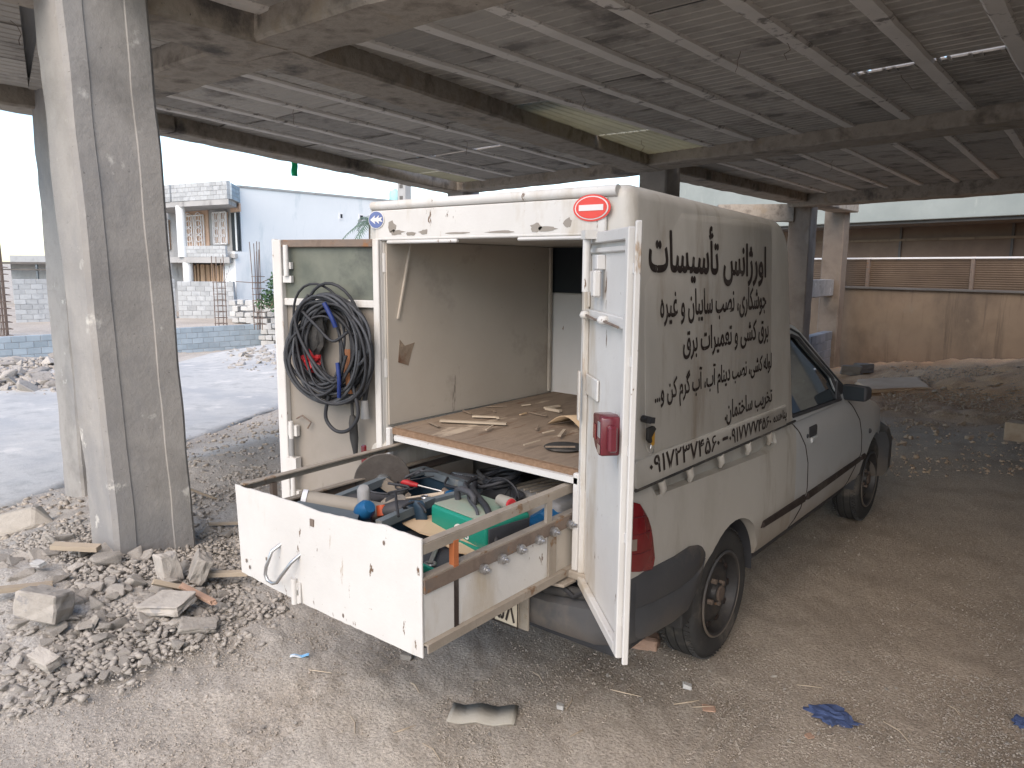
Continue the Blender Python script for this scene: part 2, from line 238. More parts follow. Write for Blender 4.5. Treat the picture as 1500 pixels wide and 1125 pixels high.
# ------------------------------------------------------------------ helpers
COL = scene.collection
WORLD = {}
def thing(name, label, cat, loc=(0, 0, 0), group=None):
    o = bpy.data.objects.new(name, None); COL.objects.link(o); o.location = loc; o.empty_display_size = .2
    o['label'] = label; o['category'] = cat
    if group: o['group'] = group
    WORLD[o.name] = Vector(loc)
    return o
def tag(o, label, cat, group=None):
    o['label'] = label; o['category'] = cat
    if group: o['group'] = group
    return o
def put(o, parent):
    if parent is None: return o
    o.parent = parent
    off = WORLD.get(parent.name)
    if off is not None: o.matrix_parent_inverse = Matrix.Translation(-off)
    return o
class MB:
    def __init__(s, T=None): s.v = []; s.f = []; s.T = T
    def add(s, vs, fs, T=None):
        n = len(s.v); T = T or s.T
        s.v += [tuple(T @ Vector(v)) if T else tuple(v) for v in vs]; s.f += [tuple(i+n for i in f) for f in fs]; return s
    def box(s, a, b, T=None):
        (x0, y0, z0), (x1, y1, z1) = a, b
        vs = [(x0, y0, z0), (x1, y0, z0), (x1, y1, z0), (x0, y1, z0), (x0, y0, z1), (x1, y0, z1), (x1, y1, z1), (x0, y1, z1)]
        return s.add(vs, [(0, 3, 2, 1), (4, 5, 6, 7), (0, 1, 5, 4), (1, 2, 6, 5), (2, 3, 7, 6), (3, 0, 4, 7)], T)
    def hexa(s, vs, T=None):
        return s.add(vs, [(0, 3, 2, 1), (4, 5, 6, 7), (0, 1, 5, 4), (1, 2, 6, 5), (2, 3, 7, 6), (3, 0, 4, 7)], T)
    def bar(s, p, q, w, h, up=(0, 0, 1), T=None):
        p, q = Vector(p), Vector(q); d = (q-p).normalized(); u = Vector(up); x = d.cross(u)
        if x.length < 1e-4: x = d.cross(Vector((1, 0, 0)))
        x.normalize(); u = x.cross(d); a, b = x*w/2, u*h/2
        return s.hexa([p-a-b, p+a-b, q+a-b, q-a-b, p-a+b, p+a+b, q+a+b, q-a+b], T)
    def prism(s, poly, axis, a, b, T=None):
        # poly of 2D points in the plane normal to axis; axis 0: (y,z) 1: (x,z) 2: (x,y)
        def P(p, t): return {0: (t, p[0], p[1]), 1: (p[0], t, p[1]), 2: (p[0], p[1], t)}[axis]
        n = len(poly); vs = [P(p, a) for p in poly]+[P(p, b) for p in poly]
        fs = [tuple(range(n-1, -1, -1)), tuple(range(n, 2*n))]+[(i, (i+1) % n, n+(i+1) % n, n+i) for i in range(n)]
        return s.add(vs, fs, T)
    def tube(s, pts, r, n=8, T=None, closed=False, caps=True):
        pts = [Vector(p) for p in pts]; m = len(pts); vs = []; fs = []
        rr = r if hasattr(r, '__len__') else [r]*m
        prev = None
        for i, p in enumerate(pts):
            if closed: d = pts[(i+1) % m]-pts[i-1]
            else: d = pts[min(i+1, m-1)]-pts[max(i-1, 0)]
            d.normalize()
            if prev is None: x = d.orthogonal().normalized()
            else: x = (prev-d*prev.dot(d)).normalized()
            prev = x; y = d.cross(x)
            vs += [p+(x*math.cos(k*2*math.pi/n)+y*math.sin(k*2*math.pi/n))*rr[i] for k in range(n)]
        for i in range(m if closed else m-1):
            j = (i+1) % m
            fs += [(i*n+k, i*n+(k+1) % n, j*n+(k+1) % n, j*n+k) for k in range(n)]
        if caps and not closed: fs += [tuple(range(n-1, -1, -1)), tuple(range((m-1)*n, m*n))]
        return s.add(vs, fs, T)
    def lathe(s, prof, n=24, T=None, axis=2):
        vs = []; fs = []; m = len(prof)
        for (r, z) in prof:
            for k in range(n):
                a = k*2*math.pi/n; c, q = r*math.cos(a), r*math.sin(a)
                vs.append((c, q, z) if axis == 2 else (z, c, q))
        for i in range(m-1): fs += [(i*n+k, i*n+(k+1) % n, (i+1)*n+(k+1) % n, (i+1)*n+k) for k in range(n)]
        if prof[0][0] < .003: fs.append(tuple(range(n-1, -1, -1)))
        if prof[-1][0] < .003: fs.append(tuple(range((m-1)*n, m*n)))
        return s.add(vs, fs, T)
    def cyl(s, p, q, r, n=12, T=None): return s.tube([p, q], r, n, T)
    def build(s, name, mat, parent=None, bevel=0., seg=2, smooth=None, origin=False, loc=None):
        me = bpy.data.meshes.new(name); me.from_pydata(s.v, [], s.f)
        bm = bmesh.new(); bm.from_mesh(me); bmesh.ops.recalc_face_normals(bm, faces=bm.faces)
        if bevel:
            ed = [e for e in bm.edges if len(e.link_faces) == 2 and e.calc_face_angle(0) > R(25)]
            bmesh.ops.bevel(bm, geom=ed, offset=bevel, segments=seg, affect='EDGES', profile=.5, clamp_overlap=True)
        off = Vector((0, 0, 0))
        if origin:
            xs = [v.co for v in bm.verts]
            off = Vector(((min(c.x for c in xs)+max(c.x for c in xs))/2, (min(c.y for c in xs)+max(c.y for c in xs))/2, min(c.z for c in xs)))
            bmesh.ops.translate(bm, verts=bm.verts, vec=-off)
        bm.to_mesh(me); bm.free()
        if smooth: 
            me.polygons.foreach_set('use_smooth', [True]*len(me.polygons)); me.set_sharp_from_angle(angle=R(smooth))
        me.materials.append(MATS[mat])
        o = bpy.data.objects.new(name, me); COL.objects.link(o)
        if loc: off = Vector(loc)
        if off.length: o.location = off
        put(o, parent)
        return o
def boolean(o, cutters):
    for c in cutters:
        md = o.modifiers.new('b', 'BOOLEAN'); md.operation = 'DIFFERENCE'; md.solver = 'EXACT'; md.object = c
    bpy.context.view_layer.update()
    dg = bpy.context.evaluated_depsgraph_get()
    me = bpy.data.meshes.new_from_object(o.evaluated_get(dg))
    o.modifiers.clear(); old = o.data; o.data = me; me.name = old.name
    for c in cutters: bpy.data.objects.remove(c, do_unlink=True)
    return o
def loft(mb, secs):
    n = len(secs[0]); vs = [p for s in secs for p in s]; fs = []
    for i in range(len(secs)-1): fs += [(i*n+k, i*n+(k+1) % n, (i+1)*n+(k+1) % n, (i+1)*n+k) for k in range(n)]
    fs += [tuple(range(n-1, -1, -1)), tuple(range((len(secs)-1)*n, len(secs)*n))]
    return mb.add(vs, fs)
def lerp_tab(tab, x):
    for (x0, y0), (x1, y1) in zip(tab, tab[1:]):
        if x <= x1: return y0+(y1-y0)*max(0, (x-x0))/(x1-x0)
    return tab[-1][1]
def sstep(a, b, x):
    t = min(1, max(0, (x-a)/(b-a))); return t*t*(3-2*t)
# ground height: level plot, falling away from the camera; the street lies lower beyond the bank
def gz0(x, y):
    s = -(x-CAM.x)*.6316+(y-CAM.y)*.7753
    q = max(0, s-6); zp = -.074*q if q < 24 else -.074*24
    sr = min(s, 32); zr = -.45-.0487*(sr-6.45)
    u = (x+5.19)*.815+(y+.17)*.58
    t = sstep(-.1, 1.9, u)
    z = zr+(zp-zr)*t
    # rubble heap by the big column, spoil heaps by the far wall and across the street
    for (hx, hy, rx, ry, h) in ((-2.0, -.75, 1.2, .75, .17), (-2.9, .2, .8, .7, .06), (-.6, 14.8, 3.0, 1.5, .45), (2.4, 13.4, 2.6, 1.5, .5), (.8, 12.2, 2.2, 1.3, .25), (-2.4, 11.8, 1.6, 1.2, .12), (-16.8, 4.2, 2.2, 2.2, .5), (-21, 4.6, 3, 3, .12), (-17.8, 11.4, 2.8, 2.4, .55), (-13.2, 9.2, 2.4, 2.2, .2), (-4.3, .9, .6, .6, .07)):
        z += h*math.exp(-((x-hx)/rx)**2-((y-hy)/ry)**2)
    return z
def ray(px, py): return FWD+RIGHT*((px-750)/FOC)-UP*((py-562.5)/FOC)
def gpt(px, py):
    d = ray(px, py); t = .5
    while t < 400:
        p = CAM+d*t
        if p.z < gz0(p.x, p.y): break
        t *= 1.01
    return Vector((p.x, p.y, gz0(p.x, p.y)))
def atz(px, py, z): d = ray(px, py); return CAM+d*((z-CAM.z)/d.z)
def atdep(px, py, D): return CAM+ray(px, py)*D

# ------------------------------------------------------------------ letter shapes, gathered while the scene is still small
FORMS = {'ا': 'ﺍﺎ', 'أ': 'ﺃﺄ', 'آ': 'ﺁﺂ', 'ب': 'ﺏﺐﺑﺒ', 'پ': 'ﭖﭗﭘﭙ', 'ت': 'ﺕﺖﺗﺘ', 'ج': 'ﺝﺞﺟﺠ', 'خ': 'ﺥﺦﺧﺨ', 'د': 'ﺩﺪ', 'ر': 'ﺭﺮ', 'ژ': 'ﮊﮋ', 'س': 'ﺱﺲﺳﺴ', 'ش': 'ﺵﺶﺷﺸ', 'ص': 'ﺹﺺﺻﺼ', 'ع': 'ﻉﻊﻋﻌ', 'غ': 'ﻍﻎﻏﻐ', 'ق': 'ﻕﻖﻗﻘ', 'ک': 'ﮎﮏﮐﮑ', 'گ': 'ﮒﮓﮔﮕ', 'ل': 'ﻝﻞﻟﻠ', 'م': 'ﻡﻢﻣﻤ', 'ن': 'ﻥﻦﻧﻨ', 'و': 'ﻭﻮ', 'ه': 'ﻩﻪﻫﻬ', 'ی': 'ﯼﯽﯾﯿ', 'ـ': 'ــــ'}
def shape(t):
    out = []
    for i, c in enumerate(t):
        if c not in FORMS: out.append(c); continue
        f = FORMS[c]
        pj = i > 0 and t[i-1] in FORMS and len(FORMS[t[i-1]]) == 4
        nj = i+1 < len(t) and t[i+1] in FORMS and len(f) == 4
        out.append(f[(1 if pj else 0)+(2 if nj else 0)])
    return ''.join(reversed(out))
GLYPH = {}
def glyph_raw(body, off):
    cu = bpy.data.curves.new('tmp', 'FONT'); cu.body = body; cu.size = 1; cu.offset = off; cu.resolution_u = 4
    o = bpy.data.objects.new('tmp', cu); COL.objects.link(o); bpy.context.view_layer.update(); dg = bpy.context.evaluated_depsgraph_get()
    me = bpy.data.meshes.new_from_object(o.evaluated_get(dg)); bpy.data.objects.remove(o); bpy.data.curves.remove(cu)
    r = (np.array([v.co[:] for v in me.vertices]), [tuple(p.vertices) for p in me.polygons], sum(p.area for p in me.polygons)); bpy.data.meshes.remove(me)
    return r
BAR0 = None
def glyph(ch):
    # the fill of a single outline can fail at some offsets: keep the offset that fills the most
    global BAR0
    if ch not in GLYPH:
        if BAR0 is None: BAR0 = glyph_raw('I', 0)[0][:, 0].max()
        adv = glyph_raw(ch+'I', 0)[0][:, 0].max()-BAR0
        best = max((glyph_raw(ch, o) for o in (.012, .01, .008, .004)), key=lambda r: r[2]) if ch != ' ' else (np.zeros((0, 3)), [], 0)
        GLYPH[ch] = (best[0], best[1], adv)
    return GLYPH[ch]
def text_mesh(body):
    V = []; Fs = []; x = 0; n = 0
    for ch in body:
        v, f, adv = glyph(ch)
        if len(v): V.append(v+np.array([x, 0, 0])); Fs += [tuple(i+n for i in p) for p in f]; n += len(v)
        x += adv
    me = bpy.data.meshes.new('text'); me.from_pydata(np.concatenate(V).tolist(), [], Fs); return me
for w_ in ('اورژانس تأسیسات', 'جوشکاری، نصب سایبان و غیره', 'برق کشی و تعمیرات برق', 'لوله کشی، نصب دینام آب، آب گرم کن و...', 'تخریب ساختمان.', 'پناهنده', '۰۹۱۷۲۳۷۴۵۶۰', '-۵۸S'):
    for c_ in shape(w_): glyph(c_)

# ------------------------------------------------------------------ ground, road
def build_ground():
    ang = []; a = -math.pi
    view = math.atan2(FWD.y, FWD.x)
    while a < math.pi:
        ang.append(a); a += .0042 if abs(a) < .72 else .06
    rad = []; r = .35
    while r < 3000: rad.append(r); r *= 1.0125 if r < 14 else (1.03 if r < 60 else 1.15)
    vs = []; na = len(ang)
    for r in rad:
        for a in ang:
            th = view+a; x, y = CAM.x+r*math.cos(th), CAM.y+r*math.sin(th); z = gz0(x, y)
            if r < 45:
                u = (x+5.19)*.815+(y+.17)*.58
                k = .35 if -6.6 < u < -.1 else 1.
                rg = 1+1.6*math.exp(-((x+2.2)/1.6)**2-((y+.4)/1.2)**2)+(3.0*sstep(8, 12, y) if x > -4 else 0)+(2.5 if u < -6.6 and r < 45 else 0)
                z += k*rg*(.022*noise.noise((x*1.1, y*1.1, 1.3))+.012*noise.noise((x*3.7, y*3.7, 7))+.0075*noise.noise((x*11, y*11, 3))+(.0042*noise.noise((x*31, y*31, 5)) if r < 9 else 0))
                if y < .6 and -1.6 < x < 2.4 and y > -3.5:       # tyre ridges where cars back in
                    xs = x+.12*y+.05*noise.noise((0, y*.8, 6))
                    m = 0
                    for c in (-1.05, -.42, .35, .95, 1.75): m = max(m, sstep(.17, .1, abs(xs-c)))
                    m *= sstep(-.25, .25, noise.noise((x*1.3+4, y*1.1, 2)))
                    z += m*(.0075*math.sin(xs*2*math.pi/.062)-.008)
            vs.append((x, y, z))
    fs = []
    for i in range(len(rad)-1):
        for k in range(na):
            fs.append((i*na+k, i*na+(k+1) % na, (i+1)*na+(k+1) % na, (i+1)*na+k))
    fs.append(tuple(range(na-1, -1, -1)))
    me = bpy.data.meshes.new('ground'); me.from_pydata(vs, [], fs); me.polygons.foreach_set('use_smooth', [True]*len(fs))
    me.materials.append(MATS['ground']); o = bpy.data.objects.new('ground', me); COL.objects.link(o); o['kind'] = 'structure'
    # road: a strip that follows the ground a little above it
    e = Vector((-5.19, -.17)); d = Vector((-.58, .815)); n = Vector((.815, .58)); vs = []; fs = []
    ws = np.linspace(-6.3, 0, 40); ls = np.concatenate([np.linspace(-60, -8, 30), np.linspace(-7, 30, 150), np.linspace(32, 120, 30)])
    for l in ls:
        for w in ws:
            ww = w
            if w == ws[-1]: ww = w-.25+.3*noise.noise((l*.8, 0, 3))+.12*noise.noise((l*3, 0, 8))
            if w == ws[0]: ww = w+.5*noise.noise((l*.5, 0, 9))
            p = e+d*l+n*ww; vs.append((p.x, p.y, gz0(p.x, p.y)+.02+.012*noise.noise((p.x*2, p.y*2, 4))+.02*noise.noise((p.x*.7, p.y*.7, 2))*0-(.09 if w in (ws[0], ws[-1]) else (.02 if w in (ws[1], ws[-2]) else 0))))
    nw = len(ws)
    for i in range(len(ls)-1):
        for k in range(nw-1): fs.append((i*nw+k, i*nw+k+1, (i+1)*nw+k+1, (i+1)*nw+k))
    me = bpy.data.meshes.new('road'); me.from_pydata(vs, [], fs); me.polygons.foreach_set('use_smooth', [True]*len(fs))
    me.materials.append(MATS['road']); o = bpy.data.objects.new('road', me); COL.objects.link(o); o['kind'] = 'structure'
build_ground()
def spoil_heap(x0, x1, y0, y1, step, name):
    nx, ny = int((x1-x0)/step), int((y1-y0)/step); vs = []; fs = []
    for i in range(nx+1):
        for j in range(ny+1):
            x, y = x0+i*step, y0+j*step
            e = min(1, min(i, nx-i)/10, min(j, ny-j)/10)
            n_ = .10*noise.noise((x*.9, y*.9, 3))+.07*noise.noise((x*2.3, y*2.3, 8))+.05*noise.noise((x*5.5, y*5.5, 1))+.03*abs(noise.noise((x*12, y*12, 2)))
            vs.append((x, y, gz0(x, y)+(.06+n_)*e-.12*(1-e)))
    for i in range(nx):
        for j in range(ny): k = i*(ny+1)+j; fs.append((k, k+ny+1, k+ny+2, k+1))
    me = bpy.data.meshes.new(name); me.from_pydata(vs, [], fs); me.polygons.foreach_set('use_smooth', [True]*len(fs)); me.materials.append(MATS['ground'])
    o = bpy.data.objects.new(name, me); COL.objects.link(o); o['kind'] = 'structure'
spoil_heap(-4.2, 6, 8.6, 17.6, .06, 'earth_mound')
# ------------------------------------------------------------------ the unfinished building
bld = thing('unfinished_building', 'bare concrete frame building with ribbed ceiling and square columns over the truck', 'building', (0, 6, 0))
BB, RB, PZ = 2.97, 3.10, 3.112        # beam bottoms, rib bottoms, panel level
def jit(p, a, k=5.):
    return (p[0]+a*noise.noise((p[0]*k, p[1]*k, p[2]*k)), p[1]+a*noise.noise((p[0]*k+9, p[1]*k, p[2]*k)), p[2]+a*noise.noise((p[0]*k, p[1]*k+9, p[2]*k)))
def rough_beam(name, p, q, w, z0, z1, mat='concrete_dark', a=.012, parent=bld):
    p, q = Vector((*p, 0)), Vector((*q, 0)); d = q-p; n = max(2, int(d.length/.16)); d2 = d.normalized(); x = Vector((d2.y, -d2.x, 0))*w/2
    secs = []
    for i in range(n+1):
        c = p+d*(i/n); ch = .018
        ring = []
        for sx, z in ((-1, z0+ch), (-1, z0+ch), (-1, z0), (-.34, z0), (.34, z0), (1, z0), (1, z0+ch), (1, (z0+z1)/2), (1, z1), (-1, z1), (-1, (z0+z1)/2)):
            ring.append(None)
        pts = [(-1+ch/w*2, z0), (-.35, z0), (.35, z0), (1-ch/w*2, z0), (1, z0+ch), (1, (z0+z1)/2), (1, z1), (-1, z1), (-1, (z0+z1)/2), (-1, z0+ch)]
        secs.append([jit((c.x+x.x*s, c.y+x.y*s, z), a, 4.3) for s, z in pts])
    mb = MB(); loft(mb, secs); return mb.build(name, mat, parent, smooth=40)
def rough_column(poly, z0, z1, mat='concrete', a=.008, name='column', parent=bld, lean=(0, 0)):
    n = int((z1-z0)/.06); secs = []
    # polygon with chamfered corners and board steps
    for i in range(n+1):
        z = z0+(z1-z0)*i/n
        ring = []
        cx = sum(p[0] for p in poly)/len(poly); cy = sum(p[1] for p in poly)/len(poly)
        for x, y in poly:
            q = jit((x, y, z), a, 3.1); far = max(abs(x-cx), abs(y-cy))
            chip = max(0, noise.noise((x*3+7, y*3, z*4.5))-.25)*.06 if min(abs(abs(x-cx)-abs(y-cy)), 1) < .06 else 0
            lz = (z-.3)/2.7; ring.append((q[0]+(cx-q[0])*chip+lean[0]*lz, q[1]+(cy-q[1])*chip+lean[1]*lz, q[2]))
        secs.append(ring)
    mb = MB(); loft(mb, secs); return mb.build(name, mat, parent, smooth=28)
def square(cx, cy, w, d, c=.02, steps=True):
    x0, x1, y0, y1 = cx-w/2, cx+w/2, cy-d/2, cy+d/2; s = .007
    P = [(x0+c, y0), (x1-c, y0), (x1, y0+c)]
    if steps: P += [(x1, y0+d*.24), (x1-s, y0+d*.25), (x1-s, y0+d*.7), (x1, y0+d*.71)]
    P += [(x1, y1-c), (x1-c, y1), (x0+c, y1), (x0, y1-c), (x0, y0+c)]
    return P
rough_column(square(-2.185, -.34, .31, .44, .022), -.2, 3.2, lean=(-.06, -.05))
rough_column(square(-5.34, .66, .42, .4, .02, False), -.5, 3.15)
rough_column(square(-3.28, 7.42, .42, .42, .02, False), -.6, 3.15)
rough_column(square(-3.42, 13.72, .44, .42, .02, False), -1.2, 3.15, 'concrete_warm_lit')
rough_column(square(-3.6, 16.6, .46, .42, .02, False), -1.4, 3.15, 'concrete_warm_lit')
rough_column(square(-7.6, 8.1, .42, .42, .02, False), -1.2, 3.15)
rough_column(square(4.2, 6.2, .45, .45, .02, False), -.4, 3.15)
rough_column(square(4.2, .7, .45, .45, .02, False), -.3, 3.15)
rough_column(square(4.2, 12.0, .45, .45, .02, False), -1.4, 3.15)
# beams
rough_beam('beam', (-2.33, -2.1), (-2.42, .72), .46, BB, 3.3)
rough_beam('beam', (-2.43, .74), (-3.38, 7.35), .46, BB-.003, 3.3)
rough_beam('beam', (-3.36, 7.45), (-3.42, 16.7), .5, BB, 3.3)
rough_beam('beam', (-5.6, .71), (4.6, .69), .44, BB+.004, 3.3)
rough_beam('beam', (-5.45, -1.5), (-5.74, 1.72), .34, BB+.002, 3.3)
rough_beam('beam', (-5.74, 1.72), (-7.72, 8.12), .34, BB-.002, 3.3)
rough_beam('beam', (-7.7, 8.0), (-3.3, 7.3), .4, BB+.006, 3.3)
rough_beam('beam', (-3.2, 6.98), (4.6, 5.42), .5, BB+.003, 3.3)
rough_beam('beam', (-3.5, 13.45), (4.6, 11.2), .5, BB-.075, 3.3)
rough_beam('beam', (-5.6, -1.5), (-2.2, -2.1), .3, BB+.007, 3.3)
rough_beam('beam', (-3.5, 13.9), (-3.62, 16.4), .22, 1.06, 1.44, 'concrete')
# the diagonal stub by the far column
rough_beam('beam', (-4.9, 12.9), (-3.6, 13.6), .3, 2.62, 2.97)
def Ay(x): return 6.98-(x+3.2)*.2-.25
def Ay2(x): return 6.98-(x+3.2)*.2+.25
def By(x): return 13.45-(x+3.5)*.278-.25
def rib(p, q, w=.13):
    return rough_beam('rib', p, q, w, RB, 3.2, 'rib', .006)
# corrugated ceiling panels, ridges across the ribs; each panel is a piece of its own
def panel(a, b, c, d, mat='ceiling_panel', per=.12, dz=0., along=True):
    # a,b: ends of the left edge (near, far); c,d: right edge (near, far)
    a, b, c, d = [Vector((*p, 0)) for p in (a, b, c, d)]
    L = (b-a).length if along else (c-a).length; n = max(2, int(round(L/per))); vs = []; fs = []
    prof = [(0, 0), (.07, 0), (.14, .0055), (.94, .0055)]
    ts = [((i+t)/n, z) for i in range(n) for t, z in prof]+[(1, 0)]
    for t, z in ts:
        if along: p, q = a.lerp(b, t), c.lerp(d, t)
        else: p, q = a.lerp(c, t), b.lerp(d, t)
        zz = PZ+z+dz
        vs += [(p.x, p.y, zz), (q.x, q.y, zz), (p.x, p.y, zz+.012), (q.x, q.y, zz+.012)]
    m = len(ts)
    for i in range(m-1):
        o = i*4; fs += [(o, o+4, o+5, o+1), (o+2, o+3, o+7, o+6)]
    fs += [(0, 1, 3, 2), (m*4-4, m*4-2, m*4-1, m*4-3)]
    mb = MB(); mb.add(vs, fs); return mb.build('ceiling_panel', mat, bld)
def strip(l0, l1, r0, r1, joints, skip=(), cream=(), slab_holes=(), w=.05):
    # a row of panels between two ribs given by their near and far ends
    l0, l1, r0, r1 = [Vector(p) for p in (l0, l1, r0, r1)]
    ts = joints
    for i in range(len(ts)-1):
        if i in skip: continue
        t0, t1 = ts[i]+.003, ts[i+1]-.003
        ang = random.uniform(-.006, .006)
        if i in cream: panel(l0.lerp(l1, t0), l0.lerp(l1, t1), r0.lerp(r1, t0), r0.lerp(r1, t1), 'cream_panel', .085, ang, along=False)
        else: panel(l0.lerp(l1, t0), l0.lerp(l1, t1), r0.lerp(r1, t0), r0.lerp(r1, t1), 'ceiling_panel', .12, ang)
    # concrete topping above the panels, left out where light comes through
    hs = sorted(slab_holes); t = 0
    for h0, h1 in list(hs)+[(1, 1)]:
        if h0 > t+.001:
            q = [l0.lerp(l1, t), r0.lerp(r1, t), r0.lerp(r1, h0), l0.lerp(l1, h0)]
            mb = MB(); mb.prism([(p.x, p.y) for p in q], 2, 3.2, 3.32); mb.build('topping_slab', 'slab', bld)
        t = h1
random.seed(11)
# main bay (right)
RX = [-2.1+.55*k for k in range(13)]
for x in RX: rib((x, .9), (x-.02, Ay(x)+.05))
for k in range(len(RX)):
    x0 = RX[k]; x1 = RX[k+1] if k+1 < len(RX) else x0+.5
    y0, ya, yb = .9, Ay(x0)+.05, Ay(x1)+.05
    j = [0, .2, .4, .595, .604, .8, 1.0]; holes = (); skip = (3,)
    off = random.uniform(-.015, .015); j = [0]+[v+off for v in j[1:-1]]+[1]
    skip = ()
    if k in (4, 5): skip = (3,); holes = ((j[3]-.03, j[4]+.09),)
    strip((x0+.055, y0), (x0+.035, ya), (x1-.055, y0), (x1-.075, yb), j, skip, (), holes)
for k in (4, 5):
    x0 = RX[k]; yg = .9+(Ay(x0)+.05-.9)*.6
    for q in range(7):
        if q in (2, 5): continue
        xx = x0+.07+q*.063; MB().box((xx, yg-.06, PZ-.004), (xx+.022, yg+.06, PZ+.006)).build('sheet_tooth', 'ceiling_panel', bld)
# wedge between the main beam and the first rib: cream sheets let the daylight through
strip((-2.22, .95), (-3.08, 6.75), (-2.155, .95), (-2.175, 6.78), [0, .42, .72, 1], (), (1, 2), ((.44, .98),))
# far bay
FX = [-2.62+.57*k for k in range(13)]
for x in FX: rib((x, Ay2(x)-.05), (x-.16, By(x)+.05), .11)
for k in range(-1, len(FX)):
    if k == -1: l0, l1 = (-3.12, Ay2(-3.1)), (-3.15, By(-3.2))
    else: x0 = FX[k]; l0, l1 = (x0+.05, Ay2(x0)-.05), (x0-.1, By(x0)+.05)
    x1 = FX[k+1] if k+1 < len(FX) else FX[-1]+.5
    r0, r1 = (x1-.055, Ay2(x1)-.05), (x1-.215, By(x1)+.05)
    strip(l0, l1, r0, r1, [0, .05, .3, .5, .55, .8, 1] if k == -1 else [0, .26, .5, .76, 1], (), (0,) if k == -1 else (), ((0, .06),) if k == -1 else ())
MB().prism([(-5.6, -2.0), (-2.3, -2.0), (-2.3, .6), (-5.7, .6)], 2, 3.205, 3.31).build('topping_slab', 'slab', bld)
# left bay over the bank: fanned ribs
LR = [((-5.62, 1.0), (-7.34, 7.7)), ((-4.57, .9), (-6.0, 7.65)), ((-4.0, .9), (-5.05, 7.5)), ((-3.42, .9), (-4.36, 7.4)), ((-2.68, .9), (-3.56, 7.3))]
for p, q in LR[1:-1]: rib(p, q, .12)
rib((-5.1, .9), (-6.7, 7.7), .12)
LRows = [LR[0], ((-5.1, .9), (-6.7, 7.7)), LR[1], LR[2], LR[3], LR[4]]
for k in range(5):
    (a, b), (c, d) = LRows[k], LRows[k+1]
    a = Vector(a)+Vector((.07, 0)); b = Vector(b)+Vector((.07, 0)); c = Vector(c)-Vector((.065, 0)); d = Vector(d)-Vector((.065, 0))
    if k == 0: strip(a, b, c, d, [0, .2, .4, .58, .8, 1], (), (3, 4), ((.6, .98),))
    elif k in (2, 3): strip(a, b, c, d, [0, .22, .42, .63, .637, .8, 1], (3,), (), ((.6, .72),))
    else: strip(a, b, c, d, [0, .22, .42, .63, .8, 1], (), ())
# near bays: left of the big column the ribs run the other way
d_ = Vector((-2.3, .82)); 
for k in range(3):
    a = Vector((-2.62, -.52-k*.55)) ; b = a+Vector((-2.75, .98))
    if b.y-.0 < .46 or k > 0:
        if k == 0: b = a+Vector((-2.7, .9))
        rib((a.x, a.y), (b.x, b.y), .13)
    c = a+Vector((0, -.49)); d = b+Vector((0, -.49))
    strip(a+Vector((0, -.07)), b+Vector((0, -.07)), c, d, [0, .33, .66, 1])
strip((-2.62, .46), (-5.4, .46), (-2.62, -.45), (-5.4, .4), [0, .5, 1])
for k in range(2):
    x = -2.08+.55*k; rib((x, -.5), (x, .5)); strip((x+.06, -.5), (x+.06, .5), (x+.49, -.5), (x+.49, .5), [0, .5, 1])
# unseen roof added at the near right to darken truck side and ground
rough_beam('beam', (1.3, -1.9), (1.32, .5), .3, BB+.006, 3.3); rough_beam('beam', (1.2, -1.9), (6.0, -1.9), .3, BB+.002, 3.3)
for k in range(8):
    x = 1.55+.55*k; rib((x, -1.8), (x, .5)); strip((x+.06, -1.8), (x+.06, .5), (x+.49, -1.8), (x+.49, .5), [0, .5, 1])
# thin hanging tie wires
random.seed(5)
for (px, py) in ((850, 130), (1085, 75), (1320, 110), (940, 205), (430, 160), (1150, 60), (680, 205), (1220, 235), (15, 30), (110, 15), (185, 30)):
    p = atz(px, py, PZ); pts = [p]
    for i in range(4): pts.append(pts[-1]+Vector((random.uniform(-.03, .03), random.uniform(-.03, .03), -random.uniform(.02, .05))))
    mb = MB(); mb.tube(pts, .0022, 5); mb.build('tie_wire', 'rebar', bld)
# block infill between the two far columns
def block_wall(name, p, q, z0, z1, parent, mat='block', bh=.2, bl=.4, th=.2, mortar='mortar', seed=1, top=None):
    rnd = random.Random(seed)
    p, q = Vector((*p, 0)), Vector((*q, 0)); d = q-p; Lw = d.length; d.normalize(); n = Vector((d.y, -d.x, 0))
    ang = math.atan2(d.y, d.x)
    rows = int(round((z1-z0)/bh)); bh = (z1-z0)/rows
    mb = MB(); c = (p+q)/2
    T = Matrix.Translation((p.x, p.y, 0)) @ Matrix.Rotation(ang, 4, 'Z')
    mb.box((.01, -th/2+.015, z0), (Lw-.01, th/2-.015, z1-.012), T); mb.build('mortar_core', mortar, parent)
    cache = {}
    for r in range(rows):
        x = -(bl/2 if r % 2 else 0)
        while x < Lw-.02:
            x0, x1 = max(0, x), min(Lw, x+bl); x += bl
            if x1-x0 < .05: continue
            key = round(x1-x0, 2)
            if key not in cache:
                m2 = MB(); hw = (x1-x0)/2-.007; m2.box((-hw, -th/2, .006), (hw, th/2, bh-.006)); ob = m2.build('block', mat, parent, bevel=.008, seg=1); cache[key] = ob.data
            else:
                ob = bpy.data.objects.new('block', cache[key]); COL.objects.link(ob); put(ob, parent)
            ob.location = T @ Vector(((x0+x1)/2, rnd.uniform(-.006, .006), z0+r*bh)); ob.rotation_euler = (0, 0, ang+rnd.uniform(-.01, .01))
iw = thing('block_wall', 'low grey block wall between the two far columns right of the truck', 'wall', (-3.5, 15.1, -.9))
block_wall('w', (-3.42, 13.95), (-3.56, 16.38), -1.0, .24, iw, 'block_dark', bh=.2, seed=3)
side = thing('shade_wall', 'unseen grey block wall added on the right to cut the light', 'wall', (5.3, 6, 0))
